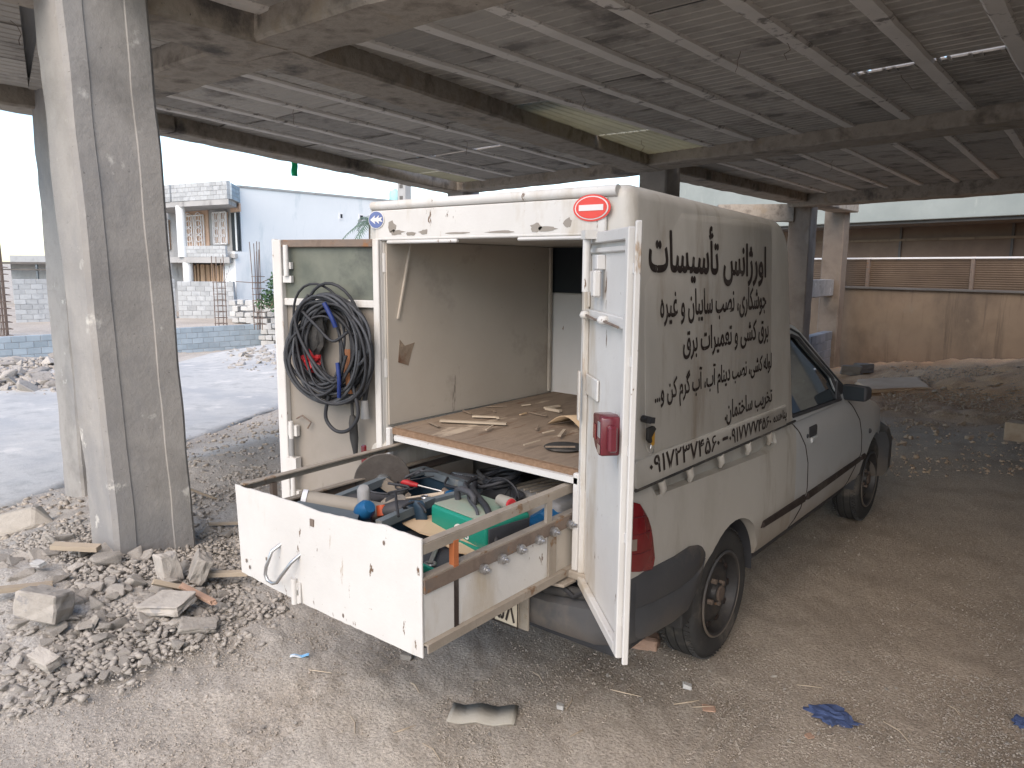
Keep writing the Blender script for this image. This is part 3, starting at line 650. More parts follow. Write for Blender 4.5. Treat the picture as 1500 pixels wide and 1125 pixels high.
MB().box((5.2, -3, -1.5), (5.45, 16, 3.4)).build('wall_body', 'block_dark', side)  # added out of view to keep light off the truck side and ground

# ------------------------------------------------------------------ far right: plastered wall with sheet fence, house behind
def on(p, q, t, z): return (p[0]+(q[0]-p[0])*t, p[1]+(q[1]-p[1])*t, z)
wp, wq = Vector((-7.5, 18.55)), Vector((7.5, 13.9)); wd = (wq-wp).normalized(); wn = Vector((wd.y, -wd.x))
if wn.y > 0: wn = -wn
WT = Matrix.Translation((wp.x, wp.y, 0)) @ Matrix.Rotation(math.atan2(wd.y, wd.x), 4, 'Z'); WL = (wq-wp).length
tw = thing('plastered_wall', 'stained ochre plaster wall with a corrugated sheet fence along its top', 'wall', (wp.x+4, wp.y-1.3, -1.2))
mb = MB(WT); nx, nz = 60, 16; vs = []; fs = []
for i in range(nx+1):
    for k in range(nz+1):
        x, z = WL*i/nx, -2.2+3.42*k/nz; vs.append((x, .012*noise.noise((x*.8, z*.9, 1)), z))
for i in range(nx):
    for k in range(nz): a = i*(nz+1)+k; fs.append((a, a+nz+1, a+nz+2, a+1))
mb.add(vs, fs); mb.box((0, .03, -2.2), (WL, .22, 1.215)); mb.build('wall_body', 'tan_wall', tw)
mb = MB(WT); mb.box((0, -.05, 1.222), (WL, .27, 1.27)); mb.build('coping', 'dark_slab', tw, bevel=.008)
xx = 0.; k = 0
while xx < WL-.1:
    wl = 2.35; n = 13; vs = []; fs = []
    for r in range(n*4+1):
        z = 1.275+.62*r/(n*4); oy = .006*math.sin(r*math.pi/2)
        vs += [(xx+.04, .08+oy, z), (min(xx+wl-.04, WL), .08+oy, z)]
    for r in range(n*4): fs.append((2*r, 2*r+1, 2*r+3, 2*r+2))
    MB(WT).add(vs, fs).build('fence_sheet', 'fence_sheet', tw, smooth=60)
    MB(WT).box((xx-.04, .04, 1.272), (xx+.03, .12, 1.97)).build('fence_post', 'rust_steel', tw)
    xx += wl; k += 1
MB(WT).bar((0, .06, 1.93), (WL, .06, 1.95), .05, .035).build('fence_rail', 'white_trim', tw)
# house behind it
hb = thing('brown_house', 'brown house with pale overhanging roof band and arched window behind the sheet fence', 'house', (wp.x+4, wp.y+4, -1))
MB(WT).box((-6, 5.0, -2), (WL+3, 9, 3.6)).build('wall', 'brown_wall', hb)
MB(WT).box((-6.5, 3.2, 2.98), (WL+3.2, 9.2, 5.2)).build('roof_band', 'pale_band', hb, bevel=.02)
MB(WT).box((-6.3, 3.35, 2.9), (WL+3.1, 9.0, 2.975)).build('soffit', 'dark_slab', hb)
MB(WT).box((6.9, 3.0, 2.72), (7.5, 3.6, 3.3)).build('drain_box', 'pale_band', hb, bevel=.01)
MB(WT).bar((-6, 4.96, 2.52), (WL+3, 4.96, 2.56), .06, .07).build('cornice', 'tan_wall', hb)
def arch(cx, cz, rx, rz, n=16): return [(cx+rx*math.cos(math.pi*i/n), cz+rz*math.sin(math.pi*i/n)) for i in range(n+1)]
aw = MB(WT); aw.tube([(x, 4.95, z) for x, z in arch(9.3, 2.0, .95, .5)], .045, 6); fr = aw.build('window_frame', 'pale_band', hb)
MB(WT).prism(arch(9.3, 2.0, .93, .48), 1, 4.985, 4.995).build('pane', 'dark_opening', fr)
MB(WT).box((9.27, 4.94, 2.0), (9.33, 4.98, 2.48)).build('mullion', 'pale_band', fr)
for xx in (2.6, 5.6, 8.0): MB(WT).box((xx, 4.94, 1.2), (xx+.06, 5.05, 2.9)).build('downpipe', 'dark_slab', hb)
# ------------------------------------------------------------------ across the street
def aty(px, py, Y): d = ray(px, py); return CAM+d*((Y-CAM.y)/d.y)
def atx(px, py, X): d = ray(px, py); return CAM+d*((X-CAM.x)/d.x)
te = MB(); te.prism([(-60, -6), (-25.32, 4.6), (-24.32, 14.55), (-28.2, 15.6), (-29, 30), (-60, 30)], 2, -3, -.66)
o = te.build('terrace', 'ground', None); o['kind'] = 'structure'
lw = thing('retaining_wall', 'low blue grey block retaining wall along the far side of the street', 'wall', (-24.8, 10, -1.7))
block_wall('w', (-25.3, 4.2), (-24.2, 14.7), -1.98, -.58, lw, 'block_blue', seed=5)
block_wall('w', (-24.28, 14.82), (-27.6, 15.4), -1.98, -.58, lw, 'block_blue', seed=6)
uw = thing('yard_wall', 'taller grey block yard wall standing on the terrace left of the blue house', 'wall', (-31.5, 11.5, -.7))
block_wall('w', (-32.4, 8.7), (-30.5, 14.3), -.75, 1.05, uw, 'block', seed=7)
block_wall('w', (-30.4, 14.4), (-28.5, 15.95), -.75, .95, uw, 'block', seed=8)
house = thing('blue_house', 'two storey house with pale blue side wall and unfinished block balcony front', 'house', (-32, 20, -1.5))
MB().box((-38, 17.1, -1.5), (-29.65, 34, 5.1)).build('side_wall', 'blue_house', house)
MB().box((-38, 17.0, 5.105), (-29.6, 34.1, 5.2)).build('roof_edge', 'house_concrete', house)
MB().box((-38, 16.98, -1.5), (-29.72, 17.095, 5.0)).build('front_wall', 'house_concrete', house)
MB().box((-29.72, 16.2, -1.5), (-28.75, 17.09, 2.25)).build('annex', 'blue_house', house)
MB().box((-29.0, 16.1, 1.95), (-28.6, 16.25, 2.15)).build('wall_unit', 'house_concrete', house, bevel=.02)
par = MB(); par.prism([(-28.05, 15.6), (-29.66, 17.0), (-36, 17), (-36, 14.9), (-31.8, 15.04)], 2, 4.2, 4.42); par.build('roof_slab', 'house_concrete', house)
block_wall('w', (-31.75, 15.12), (-28.12, 15.68), 4.425, 5.18, house, 'block', bh=.19, seed=9)
block_wall('w', (-28.15, 15.72), (-29.62, 17.0), 4.425, 5.1, house, 'block_blue', bh=.17, seed=10)
block_wall('w', (-36, 14.95), (-31.85, 15.1), 4.425, 5.18, house, 'block', bh=.19, seed=12)
bs = MB(); bs.prism([(-28.7, 15.9), (-29.66, 16.97), (-36, 16.97), (-36, 14.9), (-31.7, 15.1)], 2, 1.75, 2.0); bs.build('balcony_slab', 'house_concrete', house)
block_wall('w', (-31.6, 15.3), (-28.9, 15.9), 2.003, 2.5, house, 'block', bh=.165, th=.12, seed=11)
MB().cyl((-31.45, 15.25, 2.0), (-31.45, 15.25, 4.25), .2, 14).build('column', 'blue_house', house, smooth=40)
MB().cyl((-31.35, 15.4, -.7), (-31.35, 15.4, 1.75), .22, 14).build('column', 'blue_house', house, smooth=40)
def wq(px0, px1, py0, py1, Y):
    a, b = aty(px0, py0, Y), aty(px1, py1, Y); return a.x, b.x, b.z, a.z
for (x0, x1, z0, z1) in (wq(262, 306, 309, 366, 16.95), ):
    MB().box((x0, 16.93, z0), (x1+.1, 16.975, z1)).build('brick_infill', 'house_brick', house)
rg = random.Random(3)
def grille(px0, px1, py0, py1):
    x0, x1, z0, z1 = wq(px0, px1, py0, py1, 16.9)
    g = MB(); Y = 16.86
    for a, b in (((x0, z0), (x1, z0)), ((x0, z1), (x1, z1)), ((x0, z0), (x0, z1)), ((x1, z0), (x1, z1)), (((x0+x1)/2, z0), ((x0+x1)/2, z1))):
        g.bar((a[0], Y, a[1]), (b[0], Y, b[1]), .05, .06)
    for i in range(1, 8):
        x = x0+(x1-x0)*i/8; g.cyl((x, Y, z0), (x, Y, z1), .018, 5)
    for k in range(4):
        for i in range(2):
            cx = x0+(x1-x0)*(.25+.5*i); cz = z0+(z1-z0)*(.14+.24*k); r = (x1-x0)*.17
            g.tube([(cx+r*math.cos(t*math.pi/6), Y-.02, cz+r*1.1*math.sin(t*math.pi/6)) for t in range(12)], .022, 5, closed=True)
    o = g.build('window_grille', 'white_trim', house)
    MB().box((x0, 16.945, z0), (x1, 16.968, z1)).build('pane', 'house_brick', o)
grille(270, 301, 317, 361); grille(312, 334, 312, 357); grille(243, 249, 322, 365)
x0, x1, z0, z1 = wq(338, 351, 312, 367, 16.9)
dr = MB().box((x0, 16.9, z0), (x1, 16.97, z1)).build('door', 'dark_opening', house)
MB().box((x0+.55*(x1-x0), 16.88, z0), (x0+.75*(x1-x0), 16.9, z1)).build('curtain', 'blue_house', dr)
x0, x1, z0, z1 = wq(337, 351, 299, 310, 16.9); MB().box((x0, 16.9, z0), (x1, 16.97, z1)).build('lintel', 'house_brick', house)
MB().box((-33.5, 16.4, -.7), (-28.9, 16.44, 1.75)).build('dark_recess', 'dark_slab', house)
px = 267
while px < 326:
    w = rg.uniform(4, 8); a, b = aty(px, 386, 16.3), aty(px+w-.6, 414, 16.3)
    MB().box((a.x, 16.3, b.z-.6), (b.x, 16.36, a.z-rg.uniform(0, .1))).build('shutter_board', 'timber_board', house); px += w
x0, x1, z0, z1 = wq(328, 338, 390, 413, 16.2)
g = MB(); 
for a, b in (((x0, z0), (x1, z0)), ((x0, z1), (x1, z1)), ((x0, z0), (x0, z1)), ((x1, z0), (x1, z1)), ((x0, z0), (x1, z1)), ((x0, z1), (x1, z0))): g.bar((a[0], 16.2, a[1]), (b[0], 16.2, b[1]), .06, .06)
g.build('window_grille', 'white_trim', house)
for (p0, p1) in (((497, 311), (503, 322)), ((526, 313), (533, 324))):
    a, b = atx(*p0, -29.6), atx(*p1, -29.6)
    w = MB().box((-29.645, a.y, b.z), (-29.62, b.y, a.z)).build('window', 'white_trim', house)
    MB().box((-29.619, a.y+.08, b.z+.08), (-29.612, b.y-.04, a.z-.08)).build('pane', 'dark_opening', w)
MB().tube([(-28.7, 16.15, .95), (-27.2, 16.4, .9), (-25.8, 16.6, 1.35), (-24.5, 17, 1.7)], .018, 5).build('cable', 'rebar', house)
# stone wall right of the terrace
sw = thing('stone_wall', 'rough white stone wall below the blue house behind the truck door', 'wall', (-27, 16, -1.5))
rs = random.Random(21)
for r in range(9):
    for c in range(8):
        px, py = 345+c*10.5+(5 if r % 2 else 0)+rs.uniform(-2, 2), 443+r*8.6+rs.uniform(-1, 1)
        if px > 432 or (c < 3 and r > 3): continue
        P = atdep(px, py, 30.5-c*.25); w, h = rs.uniform(.24, .36), rs.uniform(.17, .25)
        T = Matrix.Translation(P) @ Matrix.Rotation(R(30)+rs.uniform(-.1, .1), 4, 'Z')
        m = MB(T); m.hexa([(sx*w/2*rs.uniform(.85, 1.1), sy*.2, sz*h/2*rs.uniform(.85, 1.1)) for sz in (-1, 1) for sx, sy in ((-1, -1), (1, -1), (1, 1), (-1, 1))])
        m.build('stone', 'white_stone', sw, bevel=.02, seg=1)
m = MB(); m.hexa([tuple(atdep(342, 520, 31.2)), tuple(atdep(440, 520, 29.4)), tuple(atdep(440, 520, 30.4)), tuple(atdep(342, 520, 32)), tuple(atdep(342, 441, 31.2)), tuple(atdep(440, 443, 29.4)), tuple(atdep(440, 443, 30.4)), tuple(atdep(342, 441, 32))]); m.build('wall_core', 'mortar', sw)
# rebar starter bars
def rebar(px, py0, py1, D, label, n=6, seed=1, lean=.02):
    r = random.Random(seed); b = atdep(px, py1, D); t = atdep(px, py0, D); h = t.z-b.z
    root = thing('rebar_cage', label, 'rebar', b, 'rebar cages standing across the street')
    for i in range(n):
        x, y = r.uniform(-.16, .16), r.uniform(-.16, .16); hh = h*r.uniform(.8, 1.05)
        MB().tube([b+Vector((x, y, -.2)), b+Vector((x, y, hh*.6)), b+Vector((x+r.uniform(-lean, lean)*hh, y+r.uniform(-lean, lean)*hh, hh))], .016, 5).build('bar', 'rebar', root)
    k = 0
    while k*.22 < h*.62:
        z = b.z+k*.22; MB().tube([(b.x-.17, b.y-.17, z), (b.x+.17, b.y-.17, z+.01), (b.x+.17, b.y+.17, z), (b.x-.17, b.y+.17, z+.01)], .012, 4, closed=True).build('stirrup', 'rebar', root); k += 1
rebar(9, 330, 492, 24.6, 'tall rebar cage at the left edge above the retaining wall', 8, 1)
rebar(324, 366, 474, 28.5, 'thin rebar cage in front of the grey yard wall', 5, 2)
rebar(381, 356, 475, 28.2, 'rebar cage in front of the pale blue side wall', 6, 3)
# far hall on the left
hall = thing('grey_hall', 'long grey block hall with a dark steel canopy far behind the yard wall', 'building', (-48, 17, 0))
a, b = atdep(14, 374, 44), atdep(130, 371, 44)
d = (b-a); d.z = 0; d.normalize(); T = Matrix.Translation((a.x, a.y, 0)) @ Matrix.Rotation(math.atan2(d.y, d.x), 4, 'Z')
MB(T).box((0, 0, -1.5), (12, 6, a.z)).build('wall', 'block', hall)
MB(T).box((-.6, -1.6, 1.62), (12, -.02, 1.74)).build('canopy', 'dark_slab', hall)
MB(T).box((-.6, -1.6, 1.28), (12, -1.5, 1.36)).build('canopy_beam', 'dark_slab', hall)
for i in range(5): MB(T).box((.2+i*2.2, -1.56, -.6), (.3+i*2.2, -1.46, 1.62)).build('canopy_post', 'blue_grey_steel', hall)
for i in range(7): MB(T).tube([(5.2+i*.22, .5, a.z), (5.2+i*.22+.05*math.sin(i*2), .5, a.z+.9+.3*math.sin(i*3))], .02, 4).build('starter_bar', 'rebar', hall)
# utility column and tank above the truck roof
po = thing('concrete_pole', 'pale grey square concrete pole rising behind the truck roof', 'pole', atdep(592, 300, 40))
a = atdep(592, 262, 40); MB().box((a.x-.3, a.y-.22, -1.6), (a.x+.3, a.y+.22, a.z)).build('shaft', 'house_concrete', po, bevel=.03)
for k in range(5): MB().box((a.x-.12, a.y-.235, a.z-.5-k*.6), (a.x+.12, a.y-.2, a.z-.3-k*.6)).build('step_recess', 'dark_slab', po)
tk = thing('water_tank', 'teal water tank on the roof left of the concrete pole', 'tank', atdep(579, 293, 42))
a = atdep(579, 292, 42); MB(Matrix.Translation(a)).lathe([(.02, -.25), (.3, -.25), (.33, 0), (.33, .35), (.28, .46), (.1, .5), (.02, .5)], 16).build('tank_body', 'tank_teal', tk, smooth=40)
MB(Matrix.Translation(a)).lathe([(.02, .49), (.1, .49), (.1, .55), (.02, .55)], 12).build('lid', 'tank_teal', tk)
# palm and shrub
pl = thing('palm_tree', 'palm fronds showing against the pale blue house wall', 'tree', atdep(545, 420, 34))
c = atdep(545, 326, 34); MB().tube([atdep(545, 470, 34), atdep(546, 400, 34), c], [.22, .17, .15], 8).build('trunk', 'trunk', pl)
rp = random.Random(4); cr = MB()
for k in range(20):
    az = k*2.4; el = rp.uniform(-.2, 1.1); L = rp.uniform(1.1, 1.6); pts = []
    for i in range(8):
        t = i/7; r_ = L*t*math.cos(el); z = L*t*math.sin(el)-.75*L*t*t
        pts.append(c+Vector((r_*math.cos(az), r_*math.sin(az), z)))
    for i in range(7):
        d = (pts[i+1]-pts[i]); s = d.cross(Vector((0, 0, 1))).normalized()
        for sg in (-1, 1):
            for q in (0, .5):
                p0 = pts[i]+d*q; ln = .42*(1-abs(i/7-.35)); tip = p0+s*sg*ln*.8+d*.9-Vector((0, 0, .12))
                cr.add([p0, p0+d*.32, tip], [(0, 1, 2)])
    cr.tube(pts, .014, 4)
cr.build('crown', 'palm_leaf', pl)
def leaf_cloud(mb, c, rx, ry, rz, n, s, rnd):
    for _ in range(n):
        v = Vector((rnd.gauss(0, 1), rnd.gauss(0, 1), rnd.gauss(0, 1))); v.normalize(); v *= rnd.random()**.4
        p = c+Vector((v.x*rx, v.y*ry, v.z*rz)); u = Vector((rnd.uniform(-1, 1), rnd.uniform(-1, 1), rnd.uniform(-1, 1))).normalized(); w = u.orthogonal().normalized()
        mb.add([p-u*s, p+w*s*.45, p+u*s, p-w*s*.45], [(0, 1, 2, 3)])
sh = thing('shrub', 'green leafy shrub growing by the stone wall beside the open truck door', 'shrub', atdep(398, 446, 28))
mb = MB(); rr = random.Random(8)
for (px, py, n, rx) in ((393, 432, 110, .28), (402, 415, 120, .3), (398, 446, 90, .32), (384, 445, 50, .25), (408, 435, 110, .34), (404, 405, 50, .2)): leaf_cloud(mb, atdep(px, py, 28), rx, rx, rx*.9, n, .075, rr)
mb.build('foliage', 'leaf', sh)
mb = MB()
for (px, py) in ((393, 432), (402, 412), (408, 435), (384, 445)): mb.tube([atdep(398, 452, 28), atdep((398+px)/2+2, (452+py)/2, 28), atdep(px, py, 28)], [.03, .02, .01], 5)
mb.build('stem', 'trunk', sh)
# green cloth strip hanging from the edge beam
g0 = Vector((-6.62, 3.85, 2.99)); vs = []; fs = []
for i in range(9):
    for k in range(4): vs.append((g0.x+.008*math.sin(i*.7+k*2), g0.y-.045+.03*k+.004*math.sin(i), g0.z-.022*i))
for i in range(8):
    for k in range(3): a = i*4+k; fs.append((a, a+1, a+5, a+4))
o = MB().add(vs, fs).build('cloth_strip', 'green_cloth', None, smooth=60, origin=True)
md = o.modifiers.new('s', 'SOLIDIFY'); md.thickness = .004
tag(o, 'bright green cloth strip hanging from the edge beam above the street', 'cloth')
# ------------------------------------------------------------------ the pickup
truck = thing('pickup_truck', 'dirty white pickup with a lettered box body, rear doors open and drawer pulled out', 'truck', (0, 1.6, 0))
WB = [(-.03, .62), (0, .665), (.05, .69), (.14, .70), (1., .705), (2.6, .705), (3.15, .70), (3.4, .672), (3.6, .60), (3.74, .5), (3.8, .42)]
ZT = [(-.03, .9), (0, .92), (.05, .93), (2.3, .93), (2.5, .935), (2.65, .92), (3.0, .868), (3.3, .8), (3.55, .73), (3.7, .65), (3.8, .56)]
ZB = [(-.03, .46), (.0, .42), (.3, .36), (.6, .345), (1.2, .335), (2.8, .335), (3.4, .3), (3.8, .34)]
def bsec(y):
    w, zt, zb = lerp_tab(WB, y), lerp_tab(ZT, y), lerp_tab(ZB, y); h = zt-zb
    half = [(0, 0, 0), (w-.09, 0, 0), (w-.03, .03, 0), (w-.012, .1, 0), (w-.004, .24, 0), (w+.006, .31, 0), (w+.008, .36, 0), (w+.006, .55, 0), (w+.002, .75, 0), (w-.006, .9, 0), (w-.022, .97, 0), (w-.05, .995, 0), (w*.5, 1.0, .012), (0, 1.0, .018)]
    P = [(x, y, zb+f*h+e) for x, f, e in half]
    return P+[(-x, yy, z) for x, yy, z in P[-2:0:-1]]
ys = [-.03, -.015, 0, .025, .05, .1, .14, .3, .5, .8, 1.0, 1.3, 1.6, 1.9, 2.2, 2.4, 2.5, 2.58, 2.65, 2.8, 3.0, 3.1, 3.2, 3.3, 3.4, 3.5, 3.6, 3.67, 3.74, 3.78, 3.8]
mb = MB(); loft(mb, [bsec(y) for y in ys]); body = mb.build('body', 'car_paint', truck, smooth=35)
cut = []
for yc, r in ((.86, .335), (3.2, .33)):
    for s in (-1, 1): cut.append(MB().cyl((s*.48, yc, .272), (s*.9, yc, .272), r, 40).build('cutter', 'black_plastic'))
cut.append(MB().box((-.515, -.2, .50), (.515, 1.25, 1.2)).build('cutter', 'black_plastic'))
for s in (-1, 1):
    cut.append(MB().prism([(.17, .875), (1.22, .835), (1.33, .86), (1.345, .925), (.15, .93)], 0, s*.655, s*.8).build('cutter', 'black_plastic'))
boolean(body, cut)
body.data.materials.clear(); body.data.materials.append(MATS['car_paint'])
body.data.materials.append(MATS['car_paint_clean'])
for p in body.data.polygons:
    if p.center.y > 1.6: p.material_index = 1
body.data.polygons.foreach_set('use_smooth', [True]*len(body.data.polygons)); body.data.set_sharp_from_angle(angle=R(32))
# dark liners inside the wheel arches
for yc, r in ((.86, .328), (3.2, .323)):
    for s in (-1, 1):
        vs = []; fs = []; n = 28
        for i in range(n+1):
            a = math.pi*i/n; c, q = yc+r*math.cos(a), .272+r*math.sin(a); vs += [(s*.49, c, q), (s*.668, c, q)]
        for i in range(n): fs.append((2*i, 2*i+1, 2*i+3, 2*i+2))
        o = MB(); o.add(vs, fs); o.prism([(yc+r*math.cos(math.pi*i/n), .272+r*math.sin(math.pi*i/n)) for i in range(n+1)], 0, s*.486, s*.492); o.build('wheel_liner', 'black_plastic', truck, smooth=60)
# underside
MB().box((-.6, .1, .24), (.6, 3.3, .34)).build('chassis', 'black_plastic', truck, bevel=.02)
MB().cyl((-.62, .807, .285), (.62, .807, .285), .045, 12).build('axle', 'rust_steel', truck, smooth=40)
# greenhouse
def gx(z): return .698-.3*(z-.93)
SP = [(1.42, .925), (1.42, 1.385), (1.5, 1.4), (1.78, 1.4), (1.88, 1.375), (2.0, 1.31), (2.46, 1.0), (2.56, .925)]
def gprism(poly, e=0., name='cabin', mat='car_paint_clean', parent=truck, full=False):
    n = len(poly); vs = [(gx(z)-e, y, z) for y, z in poly]+[(-gx(z)+e, y, z) for y, z in poly]
    fs = [tuple(range(n)), tuple(range(2*n-1, n-1, -1))]+[(i, n+i, n+(i+1) % n, (i+1) % n) for i in range(n)]
    return MB().add(vs, fs).build(name, mat, parent)
cab = gprism(SP)
inner = gprism([(1.46, .90), (1.46, 1.36), (1.78, 1.365), (1.87, 1.34), (1.98, 1.28), (2.42, .98), (2.47, .90)], .03, 'cutter', 'black_plastic', None)
WIN = [(1.56, .955), (2.33, .94), (2.27, 1.07), (1.975, 1.25), (1.88, 1.315), (1.80, 1.335), (1.5, 1.34), (1.5, 1.0)]
wc = MB().prism(WIN, 0, -1, 1).build('cutter', 'black_plastic')
ws = MB().hexa([(-.5, 1.96, 1.29), (.5, 1.96, 1.29), (.54, 2.42, .985), (-.54, 2.42, .985), (-.5, 2.06, 1.44), (.5, 2.06, 1.44), (.54, 2.52, 1.135), (-.54, 2.52, 1.135)]).build('cutter', 'black_plastic')
boolean(cab, [inner, wc, ws]); cab.data.materials.clear(); cab.data.materials.append(MATS['car_paint_clean'])
for s in (-1, 1):
    poly = [(s*(gx(z)-.012), y, z) for y, z in WIN]
    g = MB().add(poly, [tuple(range(len(poly)))]).build('side_window', 'glass', truck)
    MB().tube([(s*(gx(z)+.003), y, z) for y, z in WIN], .009, 6, closed=True).build('window_seal', 'black_plastic', g)
    MB().tube([(s*(gx(z)+.004), y, z) for y, z in ((1.62, 1.372), (1.8, 1.368), (1.9, 1.338), (2.0, 1.275), (2.3, 1.085), (2.46, .985))], .006, 6).build('roof_gutter', 'black_plastic', g)
MB().add([(-.5, 1.985, 1.303), (.5, 1.985, 1.303), (.55, 2.44, .999), (-.55, 2.44, .999)], [(0, 1, 2, 3)]).build('windshield', 'glass', truck)
MB().box((-.6, 1.46, .945), (.6, 2.44, .95)).build('cabin_dark_sheet', 'seat', truck)  # dark sheet over the white body top, imitates the unlit cabin inside
for s in (-1, 1):
    m = MB(); m.box((s*.3-.2, 1.48, .93), (s*.3+.2, 1.6, 1.18)); m.build('seat_back', 'seat', truck, bevel=.04, seg=3, smooth=50)
    m = MB(); m.box((s*.3-.11, 1.5, 1.17), (s*.3+.11, 1.57, 1.29)); m.build('headrest', 'seat', truck, bevel=.03, seg=3, smooth=50)
m = MB(); m.box((-.6, 2.2, .95), (.6, 2.42, .985)); m.build('dashboard', 'seat', truck, bevel=.02)
m = MB(); m.tube([(-.3+.17*math.cos(t*math.pi/10), 2.12+.06*math.sin(t*math.pi/10), 1.0+.14*math.sin(t*math.pi/10)) for t in range(20)], .014, 6, closed=True); m.build('steering_wheel', 'black_plastic', truck, smooth=60)
# door, seams, trim strip, handle, mirror
def onside(y, z, e=.0):
    w = lerp_tab(WB, y); h = lerp_tab(ZT, y)-lerp_tab(ZB, y); f = (z-lerp_tab(ZB, y))/h
    return (lerp_tab([(0, w-.05), (.03, w-.03), (.1, w-.012), (.24, w-.004), (.31, w+.006), (.36, w+.008), (.55, w+.006), (.75, w+.002), (.9, w-.006), (.97, w-.022), (1, w-.05)], f)+e, y, z)
def seamline(pts, sgn=1, r=.0035):
    P = []
    for (y0, z0), (y1, z1) in zip(pts, pts[1:]):
        for k in range(5): P.append((y0+(y1-y0)*k/5, z0+(z1-z0)*k/5))
    P.append(pts[-1]); m = MB(); m.tube([(sgn*onside(y, z)[0], y, z) for y, z in P], r, 6); return m
for s in (-1, 1):
    dr = seamline([(1.58, .915), (1.66, .85), (1.735, .775), (1.78, .68), (1.79, .52), (1.755, .44), (1.66, .385), (1.635, .35)], s).build('door_seam', 'letter_black', truck)
    seamline([(2.53, .9), (2.64, .83), (2.74, .76), (2.8, .66), (2.815, .55), (2.75, .46), (2.64, .395), (2.62, .35)], s).build('front_seam', 'letter_black', dr)
    seamline([(1.66, .352), (2.62, .352)], s, .003).build('sill_seam', 'letter_black', dr)
    for a, b in ((1.185, 1.76), (1.81, 2.79), (2.83, 2.9)):
        secs = []
        for k in range(9):
            y = a+(b-a)*k/8; zt, zb = lerp_tab([(1.1, .523), (1.8, .516), (2.9, .522)], y), lerp_tab([(1.1, .484), (1.8, .468), (2.9, .483)], y)
            x = onside(y, .5)[0]; secs.append([(s*(x-.004), y, zb), (s*(x+.012), y, zb+.006), (s*(x+.014), y, (zt+zb)/2), (s*(x+.01), y, zt-.006), (s*(x-.004), y, zt)])
        m = MB(); loft(m, secs); m.build('trim_strip', 'letter_black', truck, smooth=40)
    hd = MB(); x = onside(1.84, .84)[0]; hd.box((s*(x-.02), 1.79, .80), (s*(x+.006), 1.92, .865)); ho = hd.build('door_handle', 'black_plastic', truck, bevel=.012, seg=2, smooth=40)
    MB().box((s*(x-.01), 1.82, .775), (s*(x+.014), 1.915, .803)).build('handle_flap', 'car_paint_clean', ho, bevel=.006)
    MB().cyl((s*(x-.01), 1.765, .822), (s*(x+.006), 1.765, .822), .011, 12).build('lock', 'black_plastic', ho)
    x = onside(2.99, .65)[0]; MB().lathe([(.001, -.01), (.016, -.01), (.016, .006), (.01, .012), (.001, .012)], 12, Matrix.Translation((s*x, 2.99, .648)) @ Matrix.Rotation(s*math.pi/2, 4, 'Y')).build('side_marker', 'black_plastic', truck)
    # door mirror
    T = Matrix.Translation((s*.748, 2.44, .972)) @ Matrix.Rotation(-s*R(12), 4, 'Z')
    m = MB(T); m.hexa([(-.07, -.05, -.05), (.085, -.045, -.045), (.075, .05, -.035), (-.05, .06, -.04), (-.07, -.05, .05), (.085, -.045, .05), (.075, .05, .035), (-.05, .06, .04)]); mo = m.build('mirror_housing', 'black_plastic', truck, bevel=.02, seg=3, smooth=50)
    m = MB(T); m.add([(-.06, -.0525, -.04), (.073, -.0488, -.036), (.073, -.0488, .04), (-.06, -.0525, .04)], [(0, 1, 2, 3)]); m.build('mirror_glass', 'dark_opening', mo)
    m = MB(); m.prism([(2.3, .94), (2.46, .93), (2.46, .985), (2.36, 1.03), (2.29, 1.05)], 0, s*.672, s*.688); m.build('mirror_foot', 'black_plastic', mo, bevel=.004)
# front bumper, lights
m = MB(); secs = []
for (x, y) in ((-.72, 3.3), (-.7, 3.55), (-.6, 3.74), (-.3, 3.85), (0, 3.88), (.3, 3.85), (.6, 3.74), (.7, 3.55), (.72, 3.38)):
    nx, ny = x*.04, .03
    secs.append([(x, y, .27), (x*1.03, y+.03, .3), (x*1.03, y+.03, .5), (x, y, .58), (x*.9, y-.08, .58), (x*.9, y-.08, .27)])
loft(m, secs); m.build('front_bumper', 'bumper_plastic', truck, smooth=40)
for s in (-1, 1):
    m = MB(); m.hexa([(s*.36, 3.72, .58), (s*.62, 3.6, .58), (s*.6, 3.5, .58), (s*.36, 3.6, .58), (s*.36, 3.69, .69), (s*.62, 3.56, .7), (s*.6, 3.45, .7), (s*.36, 3.6, .69)]); m.build('headlight', 'clear_lens', truck, bevel=.01)
